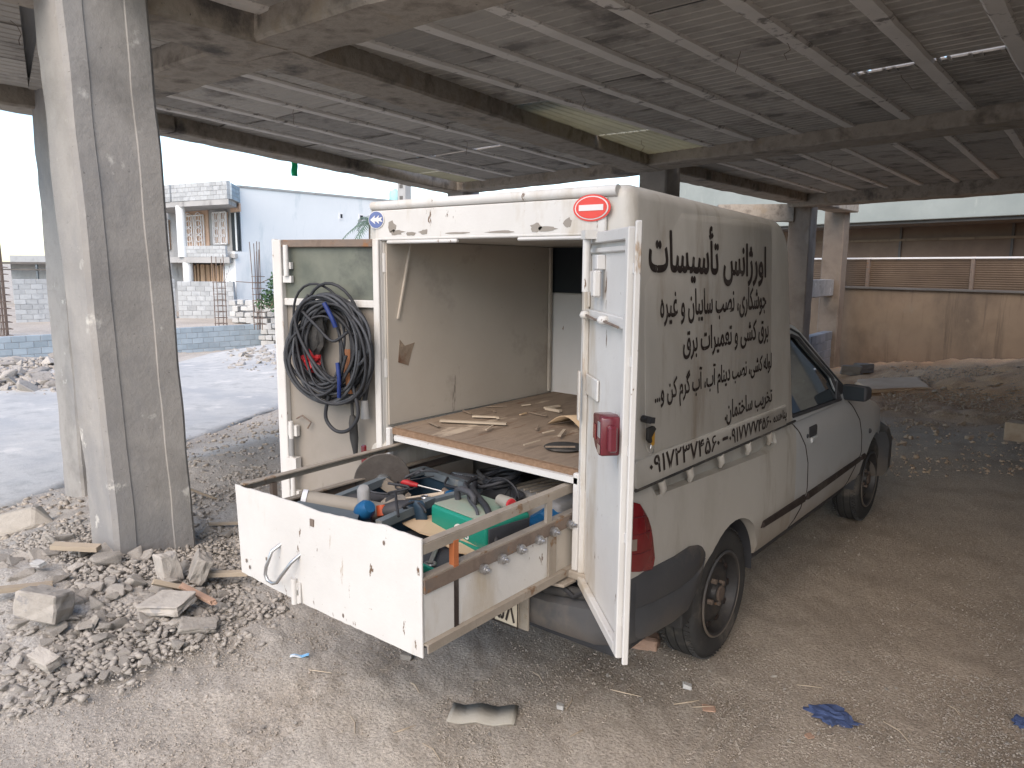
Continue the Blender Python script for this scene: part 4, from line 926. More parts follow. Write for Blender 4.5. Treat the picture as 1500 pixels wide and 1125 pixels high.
# wheels
def wheel(s, y):
    T = Matrix.Translation((s*.605, y, .285)) @ (Matrix.Identity(4) if s > 0 else Matrix.Rotation(math.pi, 4, 'Z'))
    emp = MB(T); w = .083
    emp.lathe([(.175, -w+.01), (.19, -w), (.25, -w-.002), (.268, -w+.008), (.282, -w+.026), (.287, -.045), (.280, -.0445), (.280, -.039), (.287, -.0385), (.288, -.003), (.281, -.0025), (.281, .0025), (.288, .003), (.287, .0385), (.280, .039), (.280, .0445), (.287, .045), (.282, w-.026), (.268, w-.008), (.262, w-.003), (.25, w+.002), (.225, w+.004), (.2, w-.002), (.186, w-.006), (.178, w-.014)], 56, axis=0)
    ty = emp.build('tyre', 'rubber', truck, smooth=30)
    # tread sipes and side rib
    sp = MB(T)
    for k in range(72):
        a = k*2*math.pi/72
        for x0, x1 in ((.047, .07), (-.07, -.047)):
            sp.bar((x0, .2858*math.cos(a), .2858*math.sin(a)), (x1, .2832*math.cos(a+.03), .2832*math.sin(a+.03)), .004, .006, (0, math.cos(a), math.sin(a)))
    sp.build('tread_block', 'rubber', ty)['kind'] = 'stuff'
    rm = MB(T); rm.lathe([(.186, w-.016), (.187, w-.002), (.18, w+.003), (.172, w-.002), (.168, w-.02), (.16, w-.045), (.15, w-.05), (.135, w-.038), (.115, w-.028), (.095, w-.026), (.08, w-.033), (.06, w-.036), (.045, w-.03), (.04, w-.012), (.034, w-.008), (.001, w-.008)], 40, axis=0)
    ro = rm.build('rim', 'rim_black', ty, smooth=35)
    for k in range(10):
        a = k*2*math.pi/10; q = Vector((w-.036, .138*math.cos(a), .138*math.sin(a)))
        MB(T).bar(q-Vector((.004, 0, 0)), q+Vector((.006, 0, 0)), .026, .018, (0, math.cos(a), math.sin(a))).build('rim_slot', 'letter_black', ro)
    for k in range(4):
        a = k*math.pi/2+.4; c, q = .062*math.cos(a), .062*math.sin(a); MB(T).cyl((w-.04, c, q), (w-.014, c, q), .012, 6).build('lug_nut', 'rust_steel', ro)
    MB(T).lathe([(.001, w-.012), (.034, w-.012), (.036, w-.004), (.03, w+.002), (.001, w+.002)], 20, axis=0).build('hub', 'hub_rust', ro, smooth=40)
    MB(T).lathe([(.187, w-.004), (.19, w), (.187, w+.005), (.181, w+.005), (.179, w)], 40, axis=0).build('rim_flange', 'bumper_plastic', ro, smooth=60)
for s in (-1, 1): wheel(s, .807); wheel(s, 3.17)
# rear bumper: side wings and rear bar
for s in (-1, 1):
    m = MB(); secs = []
    for (y, zt, zb, x) in ((.0, .62, .375, .67), (.05, .622, .37, .705), (.13, .622, .365, .722), (.3, .614, .355, .728), (.42, .618, .36, .729), (.5, .6, .42, .727), (.545, .58, .5, .72)):
        secs.append([(s*(x-.05), y, zb), (s*(x-.012), y, zb), (s*x, y, zb+.03), (s*(x+.004), y, zb+(zt-zb)*.45), (s*(x-.004), y, zb+(zt-zb)*.5), (s*(x+.004), y, zb+(zt-zb)*.55), (s*(x+.002), y, zt-.02), (s*(x-.012), y, zt), (s*(x-.06), y, zt)])
    loft(m, secs); m.build('bumper_wing', 'bumper_plastic', truck, smooth=40)
    m = MB(); m.prism([(.40, .42), (.52, .42), (.5, .30), (.41, .27)], 0, s*.56, s*.7); m.build('mud_flap', 'rubber', truck, bevel=.008)
m = MB(); secs = []
for (x, y, zt, zb) in ((-.7, .03, .6, .37), (-.68, -.03, .58, .37), (-.6, -.085, .52, .372), (-.42, -.1, .505, .375), (-.2, -.105, .5, .378), (0, -.105, .5, .378), (.2, -.105, .5, .378), (.42, -.1, .505, .375), (.6, -.085, .52, .372), (.68, -.03, .58, .37), (.7, .03, .6, .37)):
    secs.append([(x, y+.1, zb), (x, y+.02, zb), (x, y, zb+.02), (x*1.004, y-.006, zb+.06), (x, y, zt-.015), (x, y+.02, zt), (x, y+.1, zt)])
loft(m, secs); m.build('rear_bumper', 'bumper_plastic', truck, smooth=40)
# plate bracket and number plate
MB().box((-.3, -.125, .36), (.352, -.113, .5)).build('plate_bracket', 'dusty_steel', truck, bevel=.006)
np_ = MB().box((-.23, -.135, .366), (.312, -.128, .478)).build('number_plate', 'plate_yellow', truck, bevel=.003)
m = MB(); m.tube([(-.23, -.136, .366), (.312, -.136, .366), (.312, -.136, .478), (-.23, -.136, .478)], .004, 5, closed=True); m.build('plate_border', 'letter_black', np_)
MB().box((.196, -.138, .368), (.201, -.1355, .476)).build('plate_divider', 'letter_black', np_)
# tail lights on the rear corners
for s in (-1, 1):
    prof = [(.002, .64), (.125, .615), (.132, .7), (.12, .77), (.09, .83), (.05, .875), (.002, .895)]
    m = MB(); secs = []
    for y in (-.012, 0, .015, .03, .05, .07, .09, .108, .12, .13):
        x = lerp_tab(WB, y)+.004; zt = lerp_tab([(-.02, .9), (.0, .895), (.05, .875), (.09, .83), (.115, .78), (.13, .71)], y); zb = lerp_tab([(-.02, .645), (0, .64), (.13, .615)], y)
        secs.append([(s*(x-.04), y, zb), (s*(x+.008), y, zb), (s*(x+.014), y, zb+.02), (s*(x+.017), y, (zt+zb)/2), (s*(x+.012), y, zt-.015), (s*(x+.004), y, zt), (s*(x-.04), y, zt)])
    loft(m, secs); t = m.build('tail_light', 'red_lens', truck, smooth=45)
    MB().box((s*(.678), -.04, .63), (s*.64, .01, .89)).build('tail_light_rear', 'red_lens', t, bevel=.01)
    MB().add([(s*(lerp_tab(WB, y)+.0225), y, z) for y, z in ((.0, .715), (.03, .714), (.03, .755), (.0, .756))], [(0, 1, 2, 3)]).build('reverse_lens', 'clear_lens', t)
for s in (-1, 1):
    for z in (.7, .77, .832):
        MB().tube([(s*(lerp_tab(WB, y)+.0195), y, z) for y in ((-.01, .01, .03, .05, .07, .09, .105) if z < .8 else (-.01, .01, .03, .05, .07))], .0022, 5).build('lamp_rib', 'maroon_lens', truck)
# hooks in the side recess
for s in (-1, 1):
    for y in (.19, .41, .69, .97, 1.22):
        m = MB(); m.tube([(s*.70, y, .928), (s*.705, y+.01, .9), (s*.69, y+.03, .872)], [.017, .015, .01], 8); m.build('tie_hook', 'car_paint', truck, smooth=50)
# ---- box body (canopy)
def cx_(z): return .703-.05*(z-.93)/.95
m = MB(); m.hexa([(-.703, 0, .932), (.703, 0, .932), (.703, 1.565, .932), (-.703, 1.565, .932), (-.645, 0, 1.95), (.655, 0, 1.95), (.65, 1.47, 1.895), (-.645, 1.47, 1.895)])
me = bpy.data.meshes.new('canopy'); me.from_pydata(m.v, [], m.f); bm = bmesh.new(); bm.from_mesh(me); bmesh.ops.recalc_face_normals(bm, faces=bm.faces)
bm.verts.ensure_lookup_table(); bm.edges.ensure_lookup_table()
def isE(e, f): return all(f(v.co) for v in e.verts)
fe = [e for e in bm.edges if isE(e, lambda c: c.y > 1.4 and c.z > 1.8)]
bmesh.ops.bevel(bm, geom=fe, offset=.15, segments=8, affect='EDGES', profile=.5)
oe = [e for e in bm.edges if len(e.link_faces) == 2 and e.calc_face_angle(0) > R(40) and not isE(e, lambda c: c.z < .94)]
bmesh.ops.bevel(bm, geom=oe, offset=.05, segments=5, affect='EDGES', profile=.5)
bm.to_mesh(me); bm.free(); me.polygons.foreach_set('use_smooth', [True]*len(me.polygons)); me.materials.append(MATS['car_paint'])
can = bpy.data.objects.new('canopy', me); COL.objects.link(can); put(can, truck)
cav = MB().box((-.535, -.2, .5), (.5, 1.2, 1.783)).build('cutter', 'black_plastic')
boolean(can, [cav]); can.data.materials.clear(); can.data.materials.append(MATS['car_paint']); can.data.set_sharp_from_angle(angle=R(40))
# rear face pieces: chipped paint frame around the opening
def bx(a, b, name, mat, parent=truck, bevel=.004): return MB().box(a, b).build(name, mat, parent, bevel=bevel, seg=1)
bx((-.575, -.014, 1.79), (.57, -.001, 1.905), 'header_panel', 'chipped_white', can)
m = MB(); m.tube([(-.60+.0*i, -.0, 1.925) for i in (0, 1)], .01, 8)
m = MB(); m.tube([(-.605, .004, 1.926), (.605, .002, 1.926)], .02, 10); m.build('rain_lip', 'chipped_white', can, smooth=60)
bx((-.575, -.016, 1.782), (.5, .035, 1.795), 'header_sill', 'chipped_white', can)
bx((-.50, -.02, 1.768), (-.1, .0, 1.7815), 'header_batten', 'white_paint', can)
bx((.2, -.02, 1.77), (.48, .0, 1.7815), 'header_batten', 'white_paint', can)
bx((-.572, -.02, .56), (-.54, .03, 1.78), 'jamb', 'chipped_white', can)
bx((.505, -.02, .56), (.53, .03, 1.78), 'jamb', 'chipped_white', can)
bx((-.6, -.012, .93), (-.575, .02, 1.78), 'jamb_trim', 'white_paint', can)
rp_ = random.Random(12)
for (x, z, rx, rz) in ((-.47, 1.835, .035, .028), (-.44, 1.815, .05, .014), (-.36, 1.806, .04, .009), (-.28, 1.812, .03, .012), (.28, 1.815, .03, .018), (.33, 1.808, .05, .01), (.12, 1.803, .09, .006), (.42, 1.825, .02, .02), (-.1, 1.803, .07, .005)):
    MB().prism([(x+rx*rp_.uniform(.5, 1.1)*math.cos(i*math.pi/7), max(1.7975, z+rz*rp_.uniform(.5, 1.15)*math.sin(i*math.pi/7))) for i in range(14)], 1, -.0152, -.0142).build('peeled_patch', 'leaf_inner', can)
# inner lining
bx((-.534, .005, .99), (-.526, 1.195, 1.78), 'lining_panel', 'inner_wall', can, 0)
bx((.49, .005, .99), (.4995, 1.195, 1.78), 'lining_panel', 'inner_wall', can, 0)
bx((-.53, 1.185, .99), (-.18, 1.197, 1.535), 'bulkhead_panel', 'white_paint', can, .002)
bx((-.178, 1.185, .99), (.49, 1.197, 1.535), 'bulkhead_panel', 'white_paint', can, .002)
bx((-.53, 1.19, 1.54), (.49, 1.1985, 1.78), 'bulkhead_window', 'dark_opening', can, 0)
bx((-.523, 1.15, 1.0), (-.507, 1.17, 1.78), 'corner_batten', 'inner_wall', can, .002)
MB().bar((-.524, .06, 1.45), (-.518, .14, 1.78), .012, .008).build('batten', 'inner_wall', can)
MB().prism([(.06, 1.26), (.12, 1.24), (.14, 1.3), (.16, 1.34), (.1, 1.33), (.07, 1.36)], 0, -.5258, -.5245).build('scuff_patch', 'wood_board', can)
# raised border of the side panel and lettering ledge
def sideT(y, z, e=.0):  # a frame on the right side: local x -> +y, local y -> up the side
    up = Vector((-.05, 0, .95)).normalized(); out = Vector((up.z, 0, -up.x)); al = Vector((0, 1, 0))
    T = Matrix.Identity(4)
    for i, v in enumerate((al, up, out)):
        for j in range(3): T[j][i] = v[j]
    T.translation = Vector((cx_(z)+e, y, z)); return T
def rrect(x0, y0, x1, y1, r, n=5):
    P = []
    for cx, cy, a0 in ((x1-r, y0+r, -90), (x1-r, y1-r, 0), (x0+r, y1-r, 90), (x0+r, y0+r, 180)):
        for i in range(n+1): a = R(a0+90*i/n); P.append((cx+r*math.cos(a), cy+r*math.sin(a)))
    return P
m = MB(sideT(0, 1.0)); m.prism(rrect(.075, .04, 1.225, .875, .05), 2, -.02, .0035); pan = m.build('side_panel', 'car_paint', can, bevel=.003, seg=2, smooth=50)
m = MB(sideT(0, .93)); m.prism(rrect(.0, .004, 1.43, .105, .02), 2, -.02, .0055); m.build('side_ledge', 'car_paint', can, bevel=.003, seg=2, smooth=50)
m = MB(); m.tube([(.706, .0, .934), (.708, .8, .934), (.704, 1.56, .934)], .006, 6); m.build('seam', 'rubber', can)
# stickers
def disc(name, mat, c, rx, rz, y0, parent, n=36):
    return MB().prism([(c[0]+rx*math.cos(i*2*math.pi/n), c[1]+rz*math.sin(i*2*math.pi/n)) for i in range(n)], 1, y0, y0+.0016).build(name, mat, parent)
st = disc('no_entry_sticker', 'sign_red', (.516, 1.872), .074, .044, -.0178, can)
disc('sticker_ring', 'sign_white', (.516, 1.872), .066, .0385, -.0196, st)
disc('sticker_face', 'sign_red', (.516, 1.872), .061, .0352, -.0214, st)
MB().box((.468, -.0226, 1.863), (.564, -.0215, 1.882)).build('sticker_bar', 'sign_white', st)
s2 = disc('arrow_sticker', 'sign_white', (-.562, 1.868), .049, .037, -.0178, can)
disc('sticker_face', 'sign_blue', (-.562, 1.868), .045, .0337, -.0196, s2)
for dx in (0, .026):
    m = MB(); m.prism([(-.597+dx, 1.868), (-.566+dx, 1.886), (-.571+dx, 1.874), (-.545+dx, 1.878), (-.555+dx, 1.868), (-.545+dx, 1.858), (-.571+dx, 1.862), (-.566+dx, 1.85)], 1, -.0208-dx*.03, -.0198-dx*.03); m.build('arrow_mark', 'sign_white', s2)
# ---- lettering (joined letter forms, drawn right to left)
def lettering(body, y0, y1, z0, z1, name='lettering', shear=0., z0b=None, z1b=None, T=None, parent=can, mat='letter_black', e=.0065, raw=False, extend=None, fat=.005):
    me = text_mesh(body if raw else shape(body)); me.name = name
    co = np.array([v.co[:] for v in me.vertices]); mn, mx = co.min(0), co.max(0)
    z0b = z0 if z0b is None else z0b; z1b = z1 if z1b is None else z1b
    bm = bmesh.new(); bm.from_mesh(me); g0 = bm.verts[:]+bm.edges[:]+bm.faces[:]
    for dx, dy in ((fat, 0), (0, fat), (-fat, 0), (0, -fat)):
        r = bmesh.ops.duplicate(bm, geom=g0); bmesh.ops.translate(bm, verts=[q for q in r['geom'] if isinstance(q, bmesh.types.BMVert)], vec=(dx, dy, (dx+2*dy)*.004/max(fat, .001)))
    bm.to_mesh(me); bm.free()
    for v in me.vertices:
        zz = v.co.z*.04
        u = (v.co.x-mn[0])/(mx[0]-mn[0]); w = (v.co.y-mn[1])/(mx[1]-mn[1])
        if extend and w > extend[0]: w = extend[0]+(w-extend[0])*extend[1]
        a, b = z0+(z0b-z0)*u, z1+(z1b-z1)*u
        p = Vector((y0+(y1-y0)*u+shear*w, a+(b-a)*w-.93, e+zz))
        v.co = (T or sideT(0, .93)) @ p
    me.materials.clear(); me.materials.append(MATS[mat])
    o = bpy.data.objects.new(name, me); COL.objects.link(o); put(o, parent); return o
lettering('اورژانس تأسیسات', .105, 1.15, 1.625, 1.855, z0b=1.60, z1b=1.81, fat=.014)
lettering('جوشکاری، نصب سایبان و غیره', .18, 1.155, 1.475, 1.605, z0b=1.475, z1b=1.598)
lettering('برق کشی و تعمیرات برق', .35, 1.185, 1.34, 1.46, z0b=1.345, z1b=1.462)
lettering('لوله کشی، نصب دینام آب، آب گرم کن و...', .135, 1.225, 1.175, 1.305, z0b=1.195, z1b=1.312)
lettering('تخریب ساختمان.', .715, 1.235, 1.04, 1.145, z0b=1.055, z1b=1.14)
lettering('۰۹۱۷۲۳۷۴۵۶۰', .09, .66, .968, 1.038, z0b=.955, z1b=1.028, raw=True, e=.0085)
lettering('-', .69, .74, .985, .998, raw=True, e=.0085)
lettering('۰۹۱۷۷۷۷۴۵۶۰', .755, 1.22, .955, 1.022, z0b=.962, z1b=1.015, raw=True, e=.0085)
lettering('پناهنده', 1.25, 1.42, .955, 1.015, e=.0085)
PT = Matrix.Identity(4)
for i, v in enumerate((Vector((1, 0, 0)), Vector((0, 0, 1)), Vector((0, -1, 0)))):
    for j in range(3): PT[j][i] = v[j]
PT.translation = Vector((0, -.135, .93))
lettering('۵۸', .213, .3, .38, .462, T=PT, parent=np_, e=.002, raw=True)
# ---- rear doors
def leafT(hx, ex, ey, sgn):
    d = Vector((ex-hx, ey, 0)).normalized(); n = Vector((-d.y, d.x, 0))*sgn; T = Matrix.Identity(4)
    for i, v in enumerate((d, n, Vector((0, 0, 1)))):
        for j in range(3): T[j][i] = v[j]
    T.translation = Vector((hx, -.004, 0)); return T
LT = leafT(-.545, -1.075, -.155, 1); RT = leafT(.5, .9, -.379, -1)
def lbox(T, a, b, name, mat, parent, bevel=.003): return MB(T).box(a, b).build(name, mat, parent, bevel=bevel, seg=1)
W = .552
# left door
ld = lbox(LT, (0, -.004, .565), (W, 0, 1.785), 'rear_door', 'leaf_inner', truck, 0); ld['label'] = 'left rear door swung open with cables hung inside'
for a, b, m in (((.0, .0005, .56), (.03, .03, 1.788), 'chipped_white'), ((W-.045, .0005, .56), (W-.004, .034, 1.788), 'chipped_white'), ((.03, .0005, 1.755), (W-.045, .03, 1.788), 'rust_steel'), ((.03, .0005, .56), (W-.045, .03, .595), 'chipped_white'), ((.03, .0005, 1.498), (W-.045, .022, 1.53), 'chipped_white')):
    lbox(LT, a, b, 'door_frame', m, ld)
lbox(LT, (W-.003, -.012, .555), (W+.014, .022, 1.792), 'door_edge', 'white_paint', ld)
lbox(LT, (.031, .001, 1.531), (W-.046, .006, 1.754), 'window_pane', 'window_film', ld, 0)
m = MB(LT); m.cyl((W-.075, .035, 1.63), (W-.075, .035, 1.765), .012, 10); m.box((W-.095, .012, 1.66), (W-.055, .03, 1.69)); m.box((W-.095, .012, 1.6), (W-.05, .03, 1.63)); m.build('bolt', 'white_paint', ld, smooth=40)
m = MB(LT); m.cyl((W-.072, .04, .62), (W-.072, .04, .97), .011, 10); m.box((W-.098, .012, .9), (W-.05, .034, .95)); m.box((W-.1, .012, .72), (W-.045, .05, .80)); m.box((W-.098, .012, .6), (W-.05, .034, .64)); m.build('bolt', 'chipped_white', ld, smooth=40)
MB(LT).cyl((W-.072, .041, .81), (W-.072, .041, .89), .0125, 10).build('bolt_sleeve', 'grey_case', ld, smooth=40)
m = MB(LT); m.tube([(W-.09, .02, .98), (W-.13, .03, 1.0), (W-.17, .02, .97), (W-.15, .02, .94)], .004, 5); m.build('wire', 'rust_steel', ld)
m = MB(LT)
for z in (.7, 1.2, 1.65): m.cyl((-.004, -.006, z), (-.004, -.006, z+.08), .011, 10)
m.build('hinge', 'white_paint', ld, smooth=40)
# right door
rd = lbox(RT, (0, -.004, .565), (W, 0, 1.782), 'rear_door', 'chipped_white', truck, 0); rd['label'] = 'right rear door swung wide with a red lamp on it'
for a, b in (((.0, .0005, .56), (.034, .02, 1.785)), ((W-.03, .0005, .56), (W, .022, 1.785)), ((.034, .0005, 1.752), (W-.03, .02, 1.785)), ((.034, .0005, .56), (W-.03, .022, .592)), ((.034, .0005, 1.508), (W-.03, .017, 1.54)), ((.036, .0005, 1.545), (.048, .01, 1.74)), ((W-.044, .0005, 1.545), (W-.032, .01, 1.74)), ((.05, .0005, 1.722), (W-.046, .01, 1.738))):
    lbox(RT, a, b, 'door_frame', 'chipped_white', rd)
lbox(RT, (W+.012, -.01, .55), (W+.023, .008, 1.8), 'edge_bar', 'chipped_white', rd)
for k in range(5): lbox(RT, (W-.0005, -.004, .66+k*.25), (W+.0118, .008, .69+k*.25), 'edge_weld', 'white_paint', rd, .002)
for u in (.09, .33): MB(RT @ Matrix.Translation((u, .028, 1.522))).lathe([(.001, -.014), (.016, -.01), (.02, 0), (.014, .012), (.001, .014)], 8).build('weld_lump', 'chipped_white', rd, smooth=60)
MB(RT).tube([(.04, .026, 1.53), (.09, .03, 1.524), (.2, .024, 1.515), (.33, .03, 1.52), (.48, .024, 1.512)], .004, 5).build('wire', 'rust_steel', rd)
m = MB(RT); m.cyl((.15, .042, 1.6), (.15, .042, 1.79), .013, 10); m.box((.128, .014, 1.6), (.172, .032, 1.665)); m.box((.125, .016, 1.765), (.185, .055, 1.792)); m.build('bolt', 'chipped_white', rd, smooth=40)
lbox(RT, (.205, .014, 1.585), (.245, .04, 1.668), 'bolt_keeper', 'chipped_white', rd, .006)
lbox(RT, (.2, .0, 1.67), (.235, .028, 1.715), 'keeper_tab', 'white_paint', rd)
lbox(RT, (.034, .0305, 1.16), (.06, .038, 1.33), 'hinge_strap', 'chipped_white', rd); lbox(RT, (.037, .002, 1.25), (.2, .01, 1.32), 'patch_plate', 'chipped_white', rd)
m = MB(RT)
for z in (.66, 1.2, 1.6): m.cyl((-.004, -.006, z), (-.004, -.006, z+.08), .011, 10)
m.build('hinge', 'white_paint', rd, smooth=40)
lam = MB(RT); lam.prism([(.425, 1.262), (.5, 1.27), (.525, 1.265), (.525, 1.155), (.495, 1.15), (.455, 1.165), (.43, 1.19)], 1, .02, .075); lm = lam.build('door_lamp', 'maroon_lens', rd, bevel=.006, seg=2, smooth=40)
lbox(RT, (.44, .0755, 1.19), (.47, .0775, 1.235), 'lens_patch', 'red_lens', lm, .002)
lbox(RT, (.492, .0755, 1.205), (.518, .0775, 1.25), 'lens_window', 'grey_case', lm, .002)
lbox(RT, (.492, .0755, 1.16), (.518, .0775, 1.185), 'lens_window', 'clear_lens', lm, .002)
lbox(RT, (.526, .034, 1.17), (.556, .06, 1.245), 'lamp_bracket', 'maroon_lens', lm, .006)
# frame under the load floor
bx((-.515, -.03, .56), (-.49, -.005, .985), 'floor_post', 'white_paint')
bx((.47, -.03, .56), (.495, -.005, .96), 'floor_post', 'white_paint')
bx((-.5, -.045, .575), (.6, -.012, .605), 'rear_sill', 'dusty_steel')
bx((-.5, .0, .505), (.5, 1.24, .53), 'bed_floor', 'black_plastic')
m = MB(); m.hexa([(-.5, .01, .955), (.485, .01, .945), (.485, 1.19, .96), (-.5, 1.19, .965), (-.5, .01, .985), (.485, .01, .968), (.485, 1.19, .985), (-.5, 1.19, .995)]); lf = m.build('load_floor', 'wood_board', truck)
m = MB(); m.hexa([(-.49, -.012, .958), (.487, -.012, .945), (.487, .008, .945), (-.49, .008, .958), (-.49, -.012, .984), (.487, -.012, .967), (.487, .008, .967), (-.49, .008, .984)]); m.build('board_edge', 'chipboard', lf)
m = MB(); m.hexa([(-.46, -.03, .935), (.49, -.03, .922), (.49, .0, .922), (-.46, .0, .935), (-.46, -.03, .957), (.49, -.03, .944), (.49, .0, .944), (-.46, .0, .957)]); m.build('edge_angle', 'white_paint', lf)
# towing gear and clutter over the bumper
m = MB(); m.hexa([(.4, -.12, .56), (.49, -.1, .56), (.5, .0, .565), (.42, .0, .565), (.4, -.12, .572), (.49, -.1, .572), (.5, 0, .577), (.42, 0, .577)]); m.build('bracket_plate', 'dusty_steel', truck, bevel=.003)
m = MB(); m.tube([(.3, -.06, .53), (.4, -.07, .525), (.5, -.05, .53), (.6, -.04, .54)], .022, 10); m.build('exhaust_tube', 'rubber', truck, smooth=50)
m = MB(); m.tube([(.45, -.07, .555), (.52, -.08, .53), (.56, -.06, .56), (.61, -.07, .535), (.63, -.03, .55)], .009, 6); m.tube([(.48, -.02, .57), (.55, -.05, .56), (.6, -.02, .585)], .007, 6); m.build('wiring', 'cable', truck, smooth=50)
# ---- drawer
dw = MB(); n = 14; vs = []; fs = []
top = [(-.509, .891), (-.40, .894), (-.314, .898), (-.2, .9), (-.008, .899), (.1, .905), (.2, .913), (.288, .923), (.35, .92), (.452, .916)]
bot = [(-.492, .563), (-.149, .555), (.081, .556), (.455, .556)]
xs = np.linspace(-.509, .455, 40); rd_ = random.Random(2)
P1 = [(x, lerp_tab(top, x)+rd_.uniform(-.002, .002)) for x in xs]; P2 = [(x+.017*max(0, (-x-.3)/.2), lerp_tab(bot, x)+rd_.uniform(-.0015, .0015)) for x in xs]
secs = []
for (xa, za), (xb, zb) in zip(P1, P2):
    bow = .012*math.sin((xa+.5)*3.2)*1; secs.append([(xb, -.752-bow*.3, zb), (xb, -.747-bow*.3, zb), ((xa+xb)/2, -.747-bow, (za+zb)/2), (xa, -.747-bow*.2, za), (xa, -.752-bow*.2, za), ((xa+xb)/2, -.752-bow, (za+zb)/2)])
drawer = bx((-.455, -.74, .575), (.44, .5, .585), 'drawer', 'black_plastic', truck, 0); drawer['label'] = 'long tool drawer pulled out of the load bed'
loft(dw, secs); fp = dw.build('drawer_front', 'chipped_white', drawer, smooth=40)
# pull handle, holes, bolt
for (x, z, rx, rz) in ((-.234, .74, .026, .013), (-.115, .742, .03, .014)):
    MB().prism([(x+rx*math.cos(i*math.pi/8), z+rz*math.sin(i*math.pi/8)) for i in range(16)], 1, -.7575, -.7565).build('hand_hole', 'letter_black', fp)
hp = [(-.222, -.75, .742), (-.232, -.79, .72), (-.255, -.80, .66), (-.262, -.80, .632), (-.25, -.80, .615), (-.22, -.80, .612), (-.195, -.80, .622), (-.17, -.80, .65), (-.125, -.79, .705), (-.108, -.75, .738)]
MB().tube(hp, .006, 10).build('pull_handle', 'steel', fp, smooth=60)
MB().box((-.055, -.7605, .842), (-.036, -.7545, .866)).build('catch', 'rust_steel', fp)
m = MB(); m.cyl((-.146, -.766, .55), (-.146, -.766, .64), .011, 10); m.box((-.16, -.764, .6), (-.13, -.757, .625)); m.box((-.158, -.764, .553), (-.126, -.757, .58)); m.cyl((-.12, -.762, .56), (-.12, -.762, .63), .005, 8); m.build('front_bolt', 'chipped_white', fp, smooth=40)
for (x, z) in ((-.45, .62), (-.43, .6), (-.05, .6), (-.03, .605), (.1, .58), (-.32, .66), (.3, .87), (-.1, .72)): MB().prism([(x+.005*math.cos(i), z+.008*math.sin(i)) for i in range(6)], 1, -.7572, -.7565).build('chip', 'rust_steel', fp)
# side frames
for s, X in ((1, .452), (-1, -.488)):
    MB().bar((X, -.742, .882), (X, .5, .905), .005, .028).build('top_rail', 'dusty_steel', drawer)
    MB().bar((X-s*.014, -.742, .897), (X-s*.014, .5, .919), .028, .005).build('rail_flange', 'dusty_steel', drawer)
    MB().bar((X-s*.005, -.612, .78), (X-s*.005, -.612, .875), .02, .02).build('rail_post', 'orange_steel' if s > 0 else 'rust_steel', drawer)
    MB().bar((X-s*.005, -.14, .785), (X-s*.005, -.14, .89), .03, .012, (1, 0, 0)).build('rail_post', 'dusty_steel', drawer)
    MB().bar((X+s*.004, -.745, .771), (X+s*.004, .5, .787), .008, .04).build('roller_rail', 'rust_steel', drawer)
    MB().bar((X-s*.012, -.745, .794), (X-s*.012, .5, .81), .03, .006).build('rail_flange', 'dusty_steel', drawer)
    MB().box((X-s*.006, -.742, .6), (X, -.618, .752)).build('side_sheet', 'chipped_white', drawer)
    MB().box((X-s*.006, -.606, .6), (X, -.15, .757)).build('side_sheet', 'chipped_white', drawer)
    MB().box((X-s*.006, -.1, .6), (X, .5, .76)).build('side_sheet', 'inner_wall', drawer)
    MB().box((X-s*.008, -.148, .59), (X+s*.006, -.102, .765)).build('side_post', 'dusty_steel', drawer, bevel=.003)
    MB().bar((X+s*.007, -.745, .597), (X+s*.007, .5, .616), .026, .006).build('bottom_flange', 'dusty_steel', drawer)
    MB().bar((X+s*.017, -.745, .584), (X+s*.017, .5, .604), .005, .022).build('bottom_rail', 'dusty_steel', drawer)
    for y, z in ((-.499, .752), (-.41, .758), (-.316, .763), (-.217, .766), (-.131, .772), (-.032, .772), (.06, .775)):
        Tr = Matrix.Translation((X+s*.008, y, z)) @ (Matrix.Identity(4) if s > 0 else Matrix.Rotation(math.pi, 4, 'Z'))
        b = MB(Tr).lathe([(.001, 0), (.016, 0), (.017, .004), (.017, .014), (.012, .016), (.012, .022), (.007, .023), (.007, .034), (.001, .034)], 14, axis=0).build('roller_bolt', 'steel', drawer, smooth=35)
MB().box((.452, -.618, .6), (.455, -.6, .755)).build('gap_strip', 'letter_black', drawer)
for x0, y0, x1, y1 in ((-.02, -.5, -.06, -.2), (-.36, -.44, -.42, -.1), (-.42, .1, .0, .02), (-.42, -.1, -.4, .1), (-.06, -.2, -.02, .02)):
    MB().bar((x0, y0, .785), (x1, y1, .79), .03, .03).build('tray_rail', 'blue_grey_steel', drawer)
for a, b in (((-.41, .08, .60), (-.02, .085, .78)), ((-.04, -.45, .6), (-.035, .05, .775)), ((-.415, -.4, .6), (-.41, .08, .78))): bx(a, b, 'tray_wall', 'navy_plastic', drawer, 0)

# ------------------------------------------------------------------ things in the drawer (each its own)
def tool(name, label, cat, loc): return thing(name, label, cat, loc, 'tools in the drawer')
def obx(T, a, b, name, mat, parent, bevel=.004, seg=2): return MB(T).box(a, b).build(name, mat, parent, bevel=bevel, seg=seg, smooth=40)
t = tool('welding_inverter', 'bright green welding machine with dusty top and black handle in the drawer', 'welder', (.2, -.25, .69))
T = Matrix.Translation((.205, -.262, .66)) @ Matrix.Rotation(R(-8), 4, 'Z')
obx(T, (-.155, -.07, 0), (.15, .14, .165), 'case', 'green_paint', t, .012, 3)
obx(T, (-.145, -.06, .1655), (.14, .13, .171), 'top_cover', 'green_dusty', t, .002)
obx(T, (.1505, -.06, .01), (.158, .13, .15), 'rear_vent', 'black_plastic', t)
obx(T, (.1585, -.01, .05), (.161, .05, .1), 'warning_label', 'plate_yellow', t, .001)
obx(T, (.1612, .005, .06), (.1618, .04, .07), 'label_mark', 'letter_black', t, 0)
